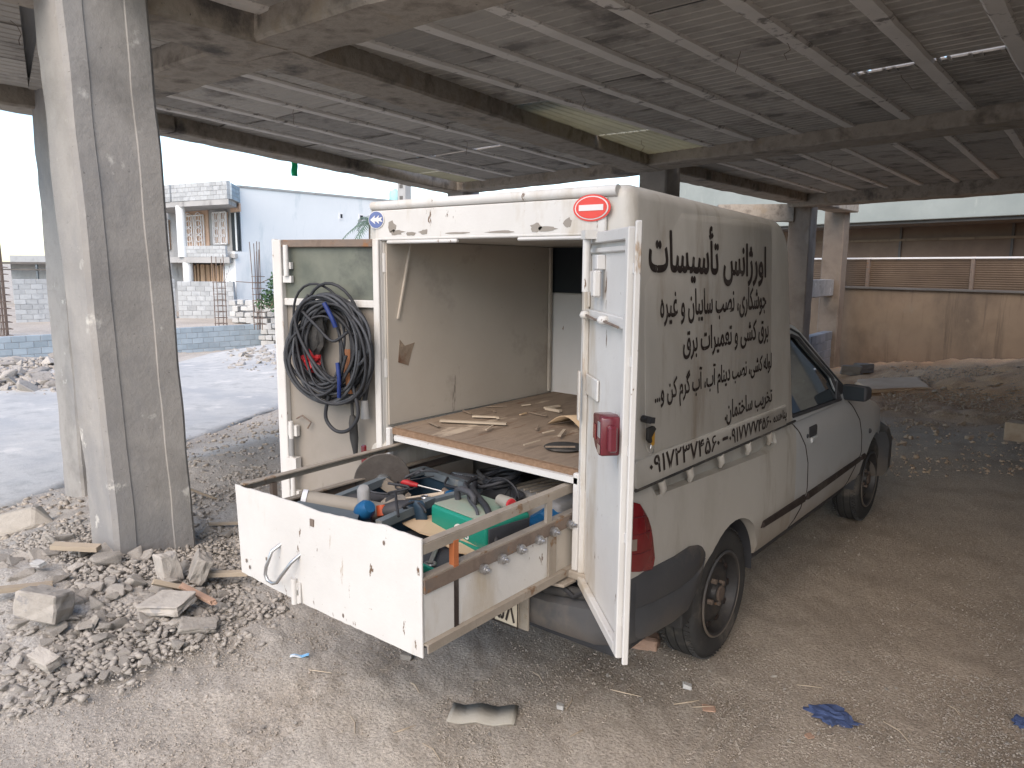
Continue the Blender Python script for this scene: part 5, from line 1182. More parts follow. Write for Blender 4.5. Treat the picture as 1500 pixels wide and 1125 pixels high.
obx(T, (-.15, -.073, .02), (-.06, -.071, .09), 'socket_panel', 'black_plastic', t, .001)
for k in range(2): MB(T).lathe([(.001, 0), (.02, 0), (.018, .012), (.001, .012)], 14, Matrix(T) @ Matrix.Translation((-.12+.05*k, -.073, .05)) @ Matrix.Rotation(R(90), 4, 'X')).build('socket', 'rubber', t, smooth=40)
MB().lathe([(.001, 0), (.024, 0), (.024, .003), (.001, .003)], 20, T @ Matrix.Translation((.01, -.071, .11)) @ Matrix.Rotation(R(90), 4, 'X')).build('badge', 'sign_white', t)
BT = Matrix.Identity(4)
for i, v in enumerate((Vector((1, 0, 0)), Vector((0, 0, 1)), Vector((0, -1, 0)))):
    for j in range(3): BT[j][i] = v[j]
lettering('S', .045, .066, .09+.93, .125+.93, 'brand_letter', T=T @ Matrix.Translation((0, -.0715, 0)) @ BT, parent=t, mat='sign_white', e=.001, raw=True)
MB(T).tube([(-.12, .03, .17), (-.125, .03, .205), (-.1, .03, .215), (-.05, .03, .212), (-.03, .03, .2), (-.03, .03, .17)], .012, 8).build('handle', 'black_plastic', t, smooth=50)
t = tool('tool_box', 'flat dark green steel tool box lying behind the drawer front', 'toolbox', (.17, -.42, .62))
T = Matrix.Translation((.165, -.45, .65)) @ Matrix.Rotation(R(-6), 4, 'Z')
obx(T, (-.19, -.13, 0), (.22, .1, .075), 'tray', 'green_dark', t, .006); obx(T, (-.19, -.13, .077), (.22, -.118, .1), 'rim', 'green_paint', t, .003); obx(T, (-.19, .088, .077), (.22, .1, .1), 'rim', 'green_paint', t, .003)
obx(T, (-.18, -.115, .0755), (.21, .085, .079), 'inner_floor', 'black_plastic', t, 0)
MB(T).lathe([(.035, 0), (.05, 0), (.05, .018), (.035, .018)], 20, T @ Matrix.Translation((-.08, -.06, .082))).build('tape_roll', 'grey_case', t, smooth=40)
def sheet(name, pts, z, mat, label, cat, th=.004, bend=.01, group=None):
    vs = [(x, y, z+bend*math.sin(i*2.1)) for i, (x, y) in enumerate(pts)]; n = len(vs)
    m = MB(); m.add(vs+[(x, y, zz+th) for x, y, zz in vs], [tuple(range(n-1, -1, -1)), tuple(range(n, 2*n))]+[(i, (i+1) % n, n+(i+1) % n, n+i) for i in range(n)])
    o = m.build(name, mat, None, origin=True); return tag(o, label, cat, group)
sheet('cardboard_sheet', [(-.06, -.37), (.0, -.26), (.19, -.31), (.22, -.4), (.1, -.42)], .75, 'cardboard', 'brown cardboard sheet lying in front of the green welding machine', 'cardboard')
sheet('cardboard_sheet', [(.19, -.4), (.22, -.33), (.36, -.33), (.38, -.4), (.3, -.44)], .735, 'cardboard', 'smaller cardboard flap under the right drawer rail', 'cardboard')
sheet('cardboard_sheet', [(.2, -.66), (.28, -.6), (.4, -.62), (.41, -.7), (.25, -.72)], .685, 'cardboard', 'cardboard scrap just inside the right end of the drawer front', 'cardboard', bend=.006)
t = tool('pipe_fitting', 'beige plastic pipe with open white end just behind the drawer front', 'pipe', (-.3, -.5, .75))
pp = [Vector((-.37, -.56, .815)), Vector((-.33, -.52, .805)), Vector((-.24, -.43, .785)), Vector((-.16, -.35, .76))]
MB().tube(pp, [.037, .037, .034, .034], 20).build('pipe', 'pvc', t, smooth=50)
d = (pp[0]-pp[1]).normalized(); MB().tube([pp[0]-d*.012, pp[0]+d*.006], .041, 24).build('collar', 'pvc_white', t, smooth=50)
MB().tube([pp[0]+d*.0065, pp[0]+d*.0075], .035, 24).build('bore', 'blue_grey_steel', t)
sheet('sheet_offcut', [(-.32, -.72), (-.34, -.6), (-.12, -.5), (-.02, -.6), (-.05, -.72)], .815, 'blue_grey_steel', 'grey sheet metal offcut leaning behind the drawer front', 'sheet', bend=.012)
t = tool('cut_off_saw', 'dark cut-off saw with large round disc at the left drawer rail', 'saw', (-.42, -.15, .66))
T = Matrix.Translation((-.425, -.13, .79)) @ Matrix.Rotation(R(-35), 4, 'Z') @ Matrix.Rotation(R(8), 4, 'Y')
MB(T).lathe([(.001, -.004), (.115, -.004), (.118, 0), (.115, .004), (.001, .004)], 40, axis=1 if False else 0).build('disc', 'disc', t, smooth=40)
MB(T).lathe([(.001, .004), (.03, .004), (.03, .012), (.012, .014), (.012, .035), (.001, .035)], 16, axis=0).build('flange', 'steel', t, smooth=40)
MB(T).bar((.03, -.0, .0), (.06, .1, -.07), .03, .04).build('arm', 'dusty_steel', t)
obx(T, (.02, -.06, -.19), (.1, .1, -.08), 'motor', 'black_plastic', t, .02, 3)
t = tool('blue_grinder', 'blue and dark grinder standing upright near the drawer front', 'grinder', (-.13, -.47, .66))
MB().tube([(-.12, -.49, .7), (-.125, -.485, .8)], .034, 14).build('body', 'navy_plastic', t, smooth=50)
MB(Matrix.Translation((-.105, -.495, .815)) @ Matrix.Rotation(R(55), 4, 'Y')).lathe([(.001, -.035), (.026, -.03), (.034, -.01), (.034, .02), (.022, .04), (.001, .042)], 16).build('gear_head', 'blue_plastic', t, smooth=50)
MB().tube([(-.16, -.45, .8), (-.165, -.445, .87), (-.162, -.447, .88)], [.022, .024, .018], 12).build('handle', 'grey_case', t, smooth=50)
t = tool('orange_drill', 'dark drill with orange grip lying among the tools', 'drill', (-.09, -.36, .66))
MB().tube([(-.14, -.37, .77), (-.1, -.34, .78), (-.05, -.30, .79)], [.03, .038, .03], 12).build('motor', 'black_plastic', t, smooth=50)
MB().tube([(-.05, -.30, .79), (-.02, -.275, .795)], [.024, .016], 12).build('chuck', 'grey_case', t, smooth=50)
MB().tube([(-.115, -.375, .74), (-.09, -.41, .70), (-.07, -.43, .67)], [.02, .024, .022], 10).build('grip', 'orange_plastic', t, smooth=50)
MB().tube([(-.15, -.375, .795), (-.135, -.385, .76)], .02, 10).build('side_grip', 'orange_plastic', t, smooth=50)
t = tool('chainsaw_guard', 'dark curved plastic guard standing beside the orange drill', 'tool', (-.02, -.3, .66))
vs = []; fs = []
for i in range(11):
    a = math.pi*i/10; 
    for k in range(2): vs.append((-.04+.03*math.cos(a)+.04*k, -.33+.02*k, .68+.15*math.sin(a)))
for i in range(10): fs.append((2*i, 2*i+1, 2*i+3, 2*i+2))
o = MB().add(vs, fs).build('shell', 'navy_plastic', t, smooth=60); md = o.modifiers.new('s', 'SOLIDIFY'); md.thickness = .006
t = tool('vented_motor', 'black motor with perforated round vent cap at the back of the drawer', 'motor', (-.22, .16, .6))
T = Matrix.Translation((-.225, .15, .68)) @ Matrix.Rotation(R(-14), 4, 'X')
MB(T).lathe([(.001, -.08), (.075, -.08), (.08, 0), (.08, .09), (.07, .105), (.001, .105)], 24).build('housing', 'black_plastic', t, smooth=40)
vm = MB(T)
for i in range(-6, 7):
    for j in range(-6, 7):
        x, y = i*.0105+(j % 2)*.005, j*.0095
        if x*x+y*y < .0038: vm.box((x-.0028, y-.0028, .1055), (x+.0028, y+.0028, .109))
vm.build('vent_studs', 'steel', t)
MB(T).box((-.12, .06, -.08), (-.03, .14, .08)).build('red_cover', 'red_plastic', t, bevel=.015, seg=2, smooth=40)
def snake(mb, pts, r, n=8, sub=6):
    # Catmull-Rom
    P = [Vector(p) for p in pts]; Q = []
    for i in range(len(P)-1):
        p0, p1, p2, p3 = P[max(0, i-1)], P[i], P[i+1], P[min(len(P)-1, i+2)]
        for k in range(sub):
            t_ = k/sub; Q.append(.5*((2*p1)+(-p0+p2)*t_+(2*p0-5*p1+4*p2-p3)*t_*t_+(-p0+3*p1-3*p2+p3)*t_**3))
    Q.append(P[-1]); mb.tube(Q, r, n); return mb
t = tool('power_lead', 'black power lead coiled loosely behind the green welding machine', 'cable', (.05, .05, .7))
rr = random.Random(14)
for k in range(5):
    c = Vector((.02+rr.uniform(-.05, .08), .08+rr.uniform(-.04, .06), .8+.012*k)); R_ = rr.uniform(.06, .1); tl = rr.uniform(.1, .5); ph = rr.uniform(0, 6)
    MB().tube([c+Vector((R_*math.cos(a*.4+ph)*1.2, R_*math.sin(a*.4+ph), R_*tl*math.sin(a*.4+ph+1))) for a in range(16)], .008, 7, closed=False).build('loop', 'cable', t, smooth=60)
m = MB(); snake(m, [(.0, -.02, .83), (.08, -.12, .845), (.18, -.2, .85), (.27, -.26, .845), (.33, -.3, .8), (.38, -.32, .72)], .012); m.build('lead', 'cable', t, smooth=60)
m = MB(); snake(m, [(-.05, -.03, .82), (.06, -.13, .84), (.15, -.22, .842), (.25, -.29, .84), (.3, -.33, .77)], .006); m.build('lead', 'cable_grey', t, smooth=60)
m = MB(); m.tube([(.27, -.19, .86), (.315, -.205, .862), (.34, -.213, .863)], [.02, .023, .023], 14); o = m.build('plug', 'pvc', t, smooth=50); MB().tube([(.3405, -.2132, .863), (.347, -.2155, .8632)], [.021, .018], 14).build('plug_end', 'red_plastic', o)
rr = random.Random(41)
for i, (x, y, z, L, az, lab) in enumerate(((.05, -.52, .745, .2, .5, 'steel spanner lying across the green tool box'), (.25, -.5, .745, .16, 2.2, 'second steel spanner on the tool box by the orange post'), (-.2, -.24, .77, .22, 1.2, 'long steel spanner between the blue tray rails'))):
    t = tool('spanner', lab, 'spanner', (x, y, z)); T = Matrix.Translation((x, y, z)) @ Matrix.Rotation(az, 4, 'Z')
    MB(T).bar((-L/2, 0, 0), (L/2, 0, 0), .014, .006).build('shank', 'steel', t)
    for s in (-1, 1): MB(T).tube([(s*L/2+.016*math.cos(a*.5+.6), .016*math.sin(a*.5+.6), 0) for a in range(11)], .005, 6).build('jaw', 'steel', t, smooth=50)
t = tool('claw_hammer', 'hammer with wooden handle lying in the blue tray', 'hammer', (-.2, -.1, .72))
MB().tube([(-.28, -.2, .74), (-.15, -.02, .76)], .012, 8).build('handle', 'raw_wood', t, smooth=50)
MB().tube([(-.19, .0, .76), (-.12, -.045, .765)], [.013, .017], 8).build('head', 'rust_steel', t, smooth=50)
t = tool('thin_wires', 'thin black wires tangled over the tools in the drawer', 'wire', (-.1, -.2, .78))
for k in range(9):
    p = Vector((rr.uniform(-.38, .3), rr.uniform(-.5, .1), rr.uniform(.78, .83))); pts = [p]
    for i in range(5): pts.append(pts[-1]+Vector((rr.uniform(-.09, .09), rr.uniform(-.09, .09), rr.uniform(-.03, .03))))
    m = MB(); snake(m, pts, rr.choice([.003, .004, .005])); m.build('wire', rr.choice(['cable', 'cable_grey', 'cable']), t, smooth=60)
for i, (x, y, az, col, lab) in enumerate(((-.3, -.02, .4, 'red_plastic', 'screwdriver with red grip in the blue tray'), (-.14, .03, 1.9, 'blue_plastic', 'screwdriver with blue grip at the back of the tray'), (.02, -.6, .2, 'black_plastic', 'screwdriver with black grip behind the drawer front'))):
    t = tool('screwdriver', lab, 'screwdriver', (x, y, .7)); T = Matrix.Translation((x, y, .76 if i < 2 else .74)) @ Matrix.Rotation(az, 4, 'Z') @ Matrix.Rotation(.15, 4, 'Y')
    MB(T).tube([(-.11, 0, 0), (-.1, 0, 0), (-.05, 0, 0), (-.02, 0, 0)], [.01, .015, .013, .009], 8).build('grip', col, t, smooth=50); MB(T).tube([(-.02, 0, 0), (.1, 0, 0)], .004, 6).build('blade', 'steel', t)
t = tool('angle_grinder', 'dark angle grinder with steel guard in the blue tray', 'grinder', (-.2, -.3, .7))
MB().tube([(-.3, -.18, .74), (-.24, -.24, .765), (-.17, -.3, .785)], [.028, .034, .03], 12).build('motor', 'black_plastic', t, smooth=50)
MB(Matrix.Translation((-.16, -.31, .775)) @ Matrix.Rotation(.5, 4, 'X')).lathe([(.001, .0), (.055, .0), (.057, .012), (.045, .016), (.001, .016)], 20).build('guard', 'dusty_steel', t, smooth=40)
MB().tube([(-.19, -.28, .79), (-.15, -.25, .83)], [.011, .014], 8).build('side_handle', 'rubber', t, smooth=50)
t = tool('hose_coil', 'black hose coil beside the vented motor', 'hose', (-.05, .2, .72))
for k in range(4): MB().tube([(-.03+.09*math.cos(a*.35), .16+.08*math.sin(a*.35), .78+.016*k+.006*math.sin(a+k)) for a in range(18)], .009, 7, closed=True).build('turn', 'rubber', t, smooth=60)
t = tool('plastic_bottle', 'small dark oil bottle lying behind the pipe', 'bottle', (-.33, -.33, .72))
MB().tube([(-.36, -.36, .76), (-.3, -.27, .765), (-.285, -.25, .766), (-.275, -.235, .766)], [.032, .032, .014, .012], 14).build('bottle', 'black_plastic', t, smooth=50)
MB().tube([(-.275, -.235, .766), (-.265, -.22, .766)], .014, 12).build('cap', 'red_plastic', t)
t = tool('ribbed_case', 'grey ribbed plastic case under the load floor at the right rail', 'case', (.2, .25, .65))
T = Matrix.Translation((.2, .27, .64)) @ Matrix.Rotation(R(-8), 4, 'Z')
obx(T, (-.14, -.2, 0), (.19, .22, .16), 'shell', 'grey_case', t, .02, 3)
for k in range(7): MB(T).bar((-.1+k*.035, -.17, .165), (-.08+k*.035, .2, .165), .008, .008).build('rib', 'dusty_steel', t)
obx(T, (-.12, -.205, .09), (-.03, -.2, .13), 'latch', 'black_plastic', t, .002)
t = tool('black_bucket', 'black round bucket behind the welding machine', 'bucket', (.13, .0, .6))
MB(Matrix.Translation((.12, .0, .6))).lathe([(.001, 0), (.06, 0), (.085, .2), (.09, .205), (.082, .205), (.06, .02), (.001, .02)], 24).build('bucket_body', 'black_plastic', t, smooth=40)
MB().tube([(.12+.085*math.cos(a*.3), .0, .80+.07*math.sin(a*.3)) for a in range(11)], .004, 6).build('bail', 'cable', t)
def crumple(name, c, r, mat, label, cat, seed, flat=.4, n=3, group=None, amp=.5):
    bm = bmesh.new(); bmesh.ops.create_icosphere(bm, subdivisions=n, radius=1)
    for v in bm.verts:
        q = v.co*2.1+Vector((seed, seed*.7, 1)); f = 1+amp*noise.noise(q)+amp*.6*noise.noise(q*2.3); v.co = Vector((v.co.x*f*r[0], v.co.y*f*r[1], v.co.z*f*r[2]))
    me = bpy.data.meshes.new(name); bm.to_mesh(me); bm.free(); me.materials.append(MATS[mat])
    o = bpy.data.objects.new(name, me); COL.objects.link(o); o.location = c; return tag(o, label, cat, group)
crumple('plastic_bag', (.34, .06, .72), (.08, .16, .05), 'blue_plastic', 'crumpled blue plastic bag at the right side of the drawer', 'bag', 3.3, amp=.7)
crumple('plastic_bag', (.33, -.08, .7), (.07, .07, .05), 'navy_plastic', 'dark blue crumpled bag beside the green welding machine', 'bag', 8.1, amp=.7)

# ------------------------------------------------------------------ on the load floor
rr = random.Random(6)
fz = .997
MB_ = MB(Matrix.Translation((.27, .2, .978))); o = MB_.lathe([(.001, 0), (.075, 0), (.08, .004), (.075, .007), (.001, .007)], 28).build('rubber_disc', 'rubber', None, smooth=40, origin=True); tag(o, 'flat black rubber disc near the edge of the load floor', 'disc')
vs = []; fs = []
for i in range(9):
    for k in range(2): a = i/8; vs.append((-.02+.2*a+.05*k, .48+.22*k-.02*a, .99+.05*math.sin(a*math.pi)*(1-.3*k)))
for i in range(8): fs.append((2*i, 2*i+1, 2*i+3, 2*i+2))
o = MB().add(vs, fs).build('paper_sheet', 'cardboard', None, smooth=60, origin=True); tag(o, 'curled brown paper sheet on the load floor', 'paper'); md = o.modifiers.new('s', 'SOLIDIFY'); md.thickness = .003
o = MB().bar((-.4, .19, fz), (-.14, .34, fz-.002), .022, .008).build('wood_lath', 'raw_wood', None, origin=True); tag(o, 'long thin wooden lath on the load floor', 'lath')
o = MB().bar((-.36, .36, fz), (-.26, .42, fz), .018, .006).bar((-.26, .42, fz), (-.24, .4, fz), .012, .006).build('wood_lath', 'raw_wood', None, origin=True); tag(o, 'short wooden lath further in on the load floor', 'lath')
o = MB().bar((-.22, .74, fz), (-.12, .72, fz+.002), .02, .012).bar((-.22, .73, fz+.004), (-.2, .82, fz+.004), .02, .008).build('wood_offcut', 'raw_wood', None, origin=True); tag(o, 'pale bent wood offcut at the back of the load floor', 'offcut')
for k in range(26):
    x, y = rr.uniform(-.46, .42), rr.uniform(.08, 1.1); a = rr.uniform(0, 3.1); L = rr.uniform(.015, .06)
    o = MB().bar((x-L*math.cos(a), y-L*math.sin(a), fz-.003), (x+L*math.cos(a), y+L*math.sin(a), fz), rr.uniform(.006, .016), .004).build('wood_chip', rr.choice(['raw_wood', 'raw_wood', 'cardboard', 'wood_board']), None, origin=True)
    tag(o, 'small wood chip scattered on the load floor', 'wood chip', 'wood chips on the load floor')

# ------------------------------------------------------------------ cables on the left door
cc = thing('cable_coil', 'big coil of black welding cable hung on the left rear door', 'cable', LT @ Vector((.29, .05, 1.0)))
rr = random.Random(33)
for k in range(27):
    a0, b0 = (rr.uniform(.15, .205), rr.uniform(.17, .235)) if k % 3 else (rr.uniform(.08, .15), rr.uniform(.12, .2)); cu, cz = .235+rr.uniform(-.035, .03), 1.325+rr.uniform(-.03, .025); tl = rr.uniform(-.35, .35); n0 = .03+k*.0033; ph = rr.uniform(0, 6.28); e1, e2 = rr.uniform(.005, .04), rr.uniform(0, 6)
    pts = []
    for i in range(44):
        t_ = i*2*math.pi/44; ru, rz = a0*math.cos(t_), b0*math.sin(t_)
        u, z = ru*math.cos(tl)-rz*math.sin(tl), ru*math.sin(tl)+rz*math.cos(tl)
        w = 1+e1*4*math.sin(2*t_+e2)+e1*2*math.sin(3*t_+ph)
        pts.append((cu+u*w, n0+.012*math.sin(3*t_+ph), cz+z*w))
    MB(LT).tube(pts, rr.choice([.0068, .0068, .0056, .0076]), 7, closed=True).build('cable_loop', 'cable' if rr.random() < .66 else 'cable_grey', cc, smooth=60)
for pts, r in (([(.36, .1, 1.55), (.42, .12, 1.45), (.35, .13, 1.3), (.22, .13, 1.18), (.16, .12, 1.3)], .0085), ([(.44, .1, 1.35), (.46, .12, 1.25), (.4, .12, 1.15), (.3, .12, 1.12), (.2, .12, 1.2), (.2, .11, 1.4), (.27, .1, 1.52)], .0085), ([(.27, .1, 1.12), (.29, .1, 1.02), (.24, .1, .965), (.17, .1, .975), (.12, .1, 1.05), (.105, .09, 1.2), (.1, .08, 1.35)], .0095), ([(.42, .1, 1.5), (.3, .13, 1.42), (.22, .13, 1.36), (.15, .12, 1.4)], .008), ([(.08, .05, 1.38), (.06, .05, 1.28), (.055, .05, 1.18), (.07, .05, 1.1)], .012), ([(.12, .05, 1.42), (.085, .06, 1.3), (.08, .05, 1.18), (.1, .05, 1.1)], .01), ([(.16, .06, 1.46), (.1, .07, 1.48), (.08, .07, 1.42), (.11, .08, 1.38)], .009)):
    m = MB(LT); snake(m, [(u-.05 if u > .11 else u, n_, z_) for u, n_, z_ in pts], r*.85); m.build('cable_loop', 'cable', cc, smooth=60)
m = MB(LT); m.tube([(.07, .05, 1.1), (.068, .05, 1.02)], [.016, .02], 10); m.build('cable_plug', 'grey_case', cc, smooth=40)
eh = thing('electrode_holder', 'dark electrode holder hanging below the cable coil on the left door', 'holder', LT @ Vector((.12, .05, .83)))
MB(LT).tube([(.14, .06, 1.32), (.135, .07, 1.22), (.13, .06, 1.13)], [.016, .021, .018], 10).build('grip', 'brown_handle', eh, smooth=50)
MB(LT).tube([(.13, .06, 1.13), (.128, .06, 1.03)], .007, 8).build('stem', 'rubber', eh, smooth=50)
MB(LT).tube([(.128, .06, 1.03), (.126, .06, 1.0), (.122, .06, .93), (.118, .06, .88), (.115, .06, .83)], [.012, .019, .019, .012, .006], 10).build('jaw', 'rubber', eh, smooth=50)
stp = thing('blue_strap', 'bright blue strap tied round the cable coil', 'strap', LT @ Vector((.19, .1, 1.3)))
m = MB(LT); snake(m, [(.2, .14, 1.52), (.16, .145, 1.46), (.145, .14, 1.42)], .01); m.build('upper_run', 'blue_strap', stp, smooth=50)
m = MB(LT); snake(m, [(.145, .135, 1.27), (.135, .14, 1.2), (.145, .13, 1.12)], .009); m.build('lower_run', 'blue_strap', stp, smooth=50)
o = crumple('red_glove', LT @ Vector((.34, .055, 1.26)), (.05, .035, .05), 'red_plastic', 'red work glove tucked behind the cable coil', 'glove', 2.2, amp=.6)
o = crumple('welding_mask', LT @ Vector((.33, .045, 1.4)), (.07, .04, .12), 'rubber', 'dark welding mask hanging behind the cable coil', 'mask', 5.2, amp=.2)
# keys on the side lock
ky = thing('key_ring', 'keys with yellow tag hanging from the lock on the truck side', 'keys', (.72, .05, 1.1))
MB().cyl((.70, .045, 1.175), (.735, .035, 1.175), .012, 12).build('lock_barrel', 'black_plastic', ky, smooth=40)
MB().bar((.735, .02, 1.178), (.735, .055, 1.172), .012, .02).build('key_bow', 'black_plastic', ky)
m = MB(); m.prism([(.02+.0, 1.15), (.06, 1.152), (.075, 1.14), (.06, 1.128), (.045, 1.115), (.05, 1.1), (.04, 1.095), (.022, 1.11)], 0, .725, .737); m.build('fob', 'rubber', ky, bevel=.002)
m = MB(); m.prism(rrect(.05, 1.085, .07, 1.145, .006), 0, .73, .734); m.build('tag', 'key_yellow', ky)
MB().tube([(.732, .058+.012*math.cos(a*.6), 1.075+.018*math.sin(a*.6)) for a in range(11)], .002, 5).build('ring', 'steel', ky)
# ------------------------------------------------------------------ rubble, gravel and litter
def hull_mesh(seed, n=11, flat=.6, name='concrete_chunk'):
    r = random.Random(seed); bm = bmesh.new()
    for _ in range(n):
        v = Vector((r.gauss(0, 1), r.gauss(0, 1), r.gauss(0, 1))).normalized()*r.uniform(.75, 1.05); bm.verts.new((v.x, v.y*r.uniform(.6, .95), v.z*flat))
    bmesh.ops.convex_hull(bm, input=bm.verts)
    for v in [v for v in bm.verts if not v.link_faces]: bm.verts.remove(v)
    bmesh.ops.dissolve_limit(bm, angle_limit=R(18), verts=bm.verts, edges=bm.edges)
    bmesh.ops.bevel(bm, geom=list(bm.edges), offset=.05, segments=1, affect='EDGES', clamp_overlap=True)
    me = bpy.data.meshes.new(name); bm.to_mesh(me); bm.free(); return me
CH = [hull_mesh(100+i, random.Random(i).choice([8, 9, 11, 13]), random.Random(i).uniform(.28, .6)) for i in range(14)]
for me in CH: me.materials.append(MATS['rubble'])
CHT = [hull_mesh(300+i, 10, .6) for i in range(4)]
for me in CHT: me.materials.append(MATS['spoil'])
rr = random.Random(77)
def inpoly(x, y, P):
    c = False; j = len(P)-1
    for i in range(len(P)):
        if (P[i][1] > y) != (P[j][1] > y) and x < (P[j][0]-P[i][0])*(y-P[i][1])/(P[j][1]-P[i][1])+P[i][0]: c = not c
        j = i
    return c
RUB = [(0, 800), (60, 790), (150, 800), (300, 835), (345, 830), (400, 880), (330, 920), (230, 975), (150, 1000), (60, 1030), (0, 1050)]
def chunk(px, py, size, mesh=None, label=None, group=None, rot=None, sink=.3, cat='concrete chunk', name='concrete_chunk'):
    p = gpt(px, py); p.z += .08 if p.y > 8.8 and p.x > -4 else 0; o = bpy.data.objects.new(name, mesh or rr.choice(CH)); COL.objects.link(o)
    o.scale = (size,)*3; o.rotation_euler = rot or (rr.uniform(-.5, .5), rr.uniform(-.5, .5), rr.uniform(0, 6.28))
    o.location = (p.x, p.y, p.z+size*sink); return tag(o, label or 'grey broken concrete chunk in the rubble around the big column', cat, group or ('concrete chunks by the big column' if not label else None))
n = 0
while n < 290:
    px, py = rr.uniform(0, 410), rr.uniform(790, 1050)
    if not inpoly(px, py, RUB): continue
    edge = min(1, max(.25, (1010-py-.15*px)/170)); s = rr.uniform(.02, .045)+(.075*rr.random()**2.5)*edge
    if px > 330: s *= .6
    zone = 'beyond the column foot' if px > 300 else ('before the column foot' if px > 165 else ('at the left edge' if px < 80 else 'left of the column foot'))
    sz = 'large' if s > .085 else ('fist sized' if s > .05 else 'small')
    chunk(px, py, s, sink=rr.uniform(.05, .4), label=sz+' grey broken concrete chunk in the rubble '+zone, group='concrete chunks by the big column'); n += 1
for _ in range(26): chunk(rr.uniform(295, 425), rr.uniform(650, 800), rr.uniform(.03, .075), label='loose stone on the bank between the column and the truck', group='stones on the bank', cat='stone', name='stone', sink=.1)
for _ in range(24): chunk(rr.uniform(0, 95), rr.uniform(525, 575), rr.uniform(.12, .34), label='pale rubble lump on the heap across the street at the left', group='rubble lumps across the street', cat='stone', name='stone', sink=.15)
for _ in range(30): chunk(rr.uniform(335, 425), rr.uniform(510, 545), rr.uniform(.08, .22), label='pale rubble lump on the heap below the stone wall', group='rubble lumps below the stone wall', cat='stone', name='stone', sink=.15)
for _ in range(60): chunk(rr.uniform(1300, 1500), rr.uniform(548, 660), rr.uniform(.02, .075), rr.choice(CHT), label='small stone on the brown earth beyond the truck', group='stones on the far earth', cat='stone', name='stone', sink=.1)
# named pieces
def piece(name, seed, dims, mat, px, py, rot, label, cat, lift=0., group=None):
    p = gpt(px, py); p.z += .08 if p.y > 8.8 and p.x > -4 else 0; r = random.Random(seed); bm = bmesh.new(); bmesh.ops.create_cube(bm, size=1)
    wood = mat in ('raw_wood', 'cardboard')
    for v in bm.verts:
        k = .0 if wood else .22
        v.co = Vector((v.co.x*r.uniform(1-k, 1+k*.3), v.co.y*r.uniform(1-k, 1+k*.3), v.co.z*r.uniform(1-k, 1)))
    if not wood: bmesh.ops.bevel(bm, geom=bm.edges[:], offset=.05, segments=1, affect='EDGES')
    bmesh.ops.subdivide_edges(bm, edges=bm.edges[:], cuts=3, use_grid_fill=True); bmesh.ops.triangulate(bm, faces=bm.faces)
    am = .02 if wood else .075
    for v in bm.verts:
        q = v.co*3.1+Vector((seed*3.7, seed, 2)); f_ = am*noise.noise(q)+am*.7*noise.noise(q*2.7)
        v.co += v.co.normalized()*f_
        v.co = Vector((v.co.x*dims[0], v.co.y*dims[1], (v.co.z+.5)*dims[2]))
    me = bpy.data.meshes.new(name); bm.to_mesh(me); bm.free(); me.materials.append(MATS[mat])
    o = bpy.data.objects.new(name, me); COL.objects.link(o); o.location = (p.x, p.y, p.z+lift); o.rotation_euler = [R(a) for a in rot]; return tag(o, label, cat, group)
piece('concrete_block', 3, (.2, .15, .13), 'rubble', 62, 925, (-14, 10, 35), 'large broken concrete block at the left of the rubble', 'concrete block', .05)
piece('concrete_block', 4, (.16, .08, .15), 'rubble', 284, 858, (-25, 6, -28), 'broken upright block leaning against the base of the big column', 'concrete block', .02)
piece('concrete_block', 5, (.22, .16, .05), 'rubble', 250, 903, (8, -6, 20), 'flat grey concrete slab piece in front of the big column', 'concrete slab', .03)
piece('concrete_block', 7, (.17, .1, .1), 'rubble', 240, 845, (10, 80, 10), 'rounded grey stone standing against the column foot', 'stone', .05)
piece('concrete_block', 9, (.12, .07, .05), 'rubble', 70, 985, (20, 10, 15), 'white stone beside the large broken block', 'stone', .03)
piece('concrete_block', 10, (.16, .1, .03), 'rubble', 290, 930, (10, 8, 55), 'thin grey slab shard at the rubble edge by the drawer', 'concrete slab', .015)
piece('timber_offcut', 12, (.24, .05, .025), 'raw_wood', 113, 822, (4, 2, 38), 'short pale timber offcut left of the big column', 'timber', .06)
piece('timber_offcut', 13, (.26, .035, .022), 'raw_wood', 265, 875, (-30, 25, 70), 'timber stick standing against the column foot', 'timber', .03)
piece('timber_offcut', 14, (.24, .035, .022), 'raw_wood', 325, 858, (0, 6, 60), 'timber stick lying right of the column foot', 'timber', .05)
piece('timber_offcut', 15, (.26, .035, .02), 'clay', 290, 888, (0, 4, 5), 'reddish stick lying in the rubble before the column', 'timber', .05)
piece('timber_offcut', 16, (.26, .04, .022), 'raw_wood', 30, 880, (0, 5, 70), 'weathered batten at the left edge of the rubble', 'timber', .05)
piece('timber_offcut', 17, (.3, .025, .015), 'raw_wood', 345, 775, (0, 3, 55), 'thin stick on the bank behind the column', 'timber', .03)
piece('timber_offcut', 18, (.2, .03, .02), 'raw_wood', 368, 735, (0, 10, 75), 'thin stick near the drawer corner on the bank', 'timber', .03)
piece('timber_offcut', 19, (.4, .03, .015), 'raw_wood', 290, 735, (-6, 30, 70), 'splintered stick beside the column on the bank', 'timber', .05)
lg = hull_mesh(900, 14, .5, 'earth_clod'); lg.materials.append(MATS['rubble_tan'])
chunk(38, 778, .26, lg, 'long earthy clod lying at the left edge by the street', rot=(.1, 0, .9), sink=.2, cat='clod', name='earth_clod')
piece('tile_piece', 21, (.06, .05, .02), 'white_stone', 58, 845, (10, 4, 20), 'small square white tile piece in the rubble', 'tile', .06)
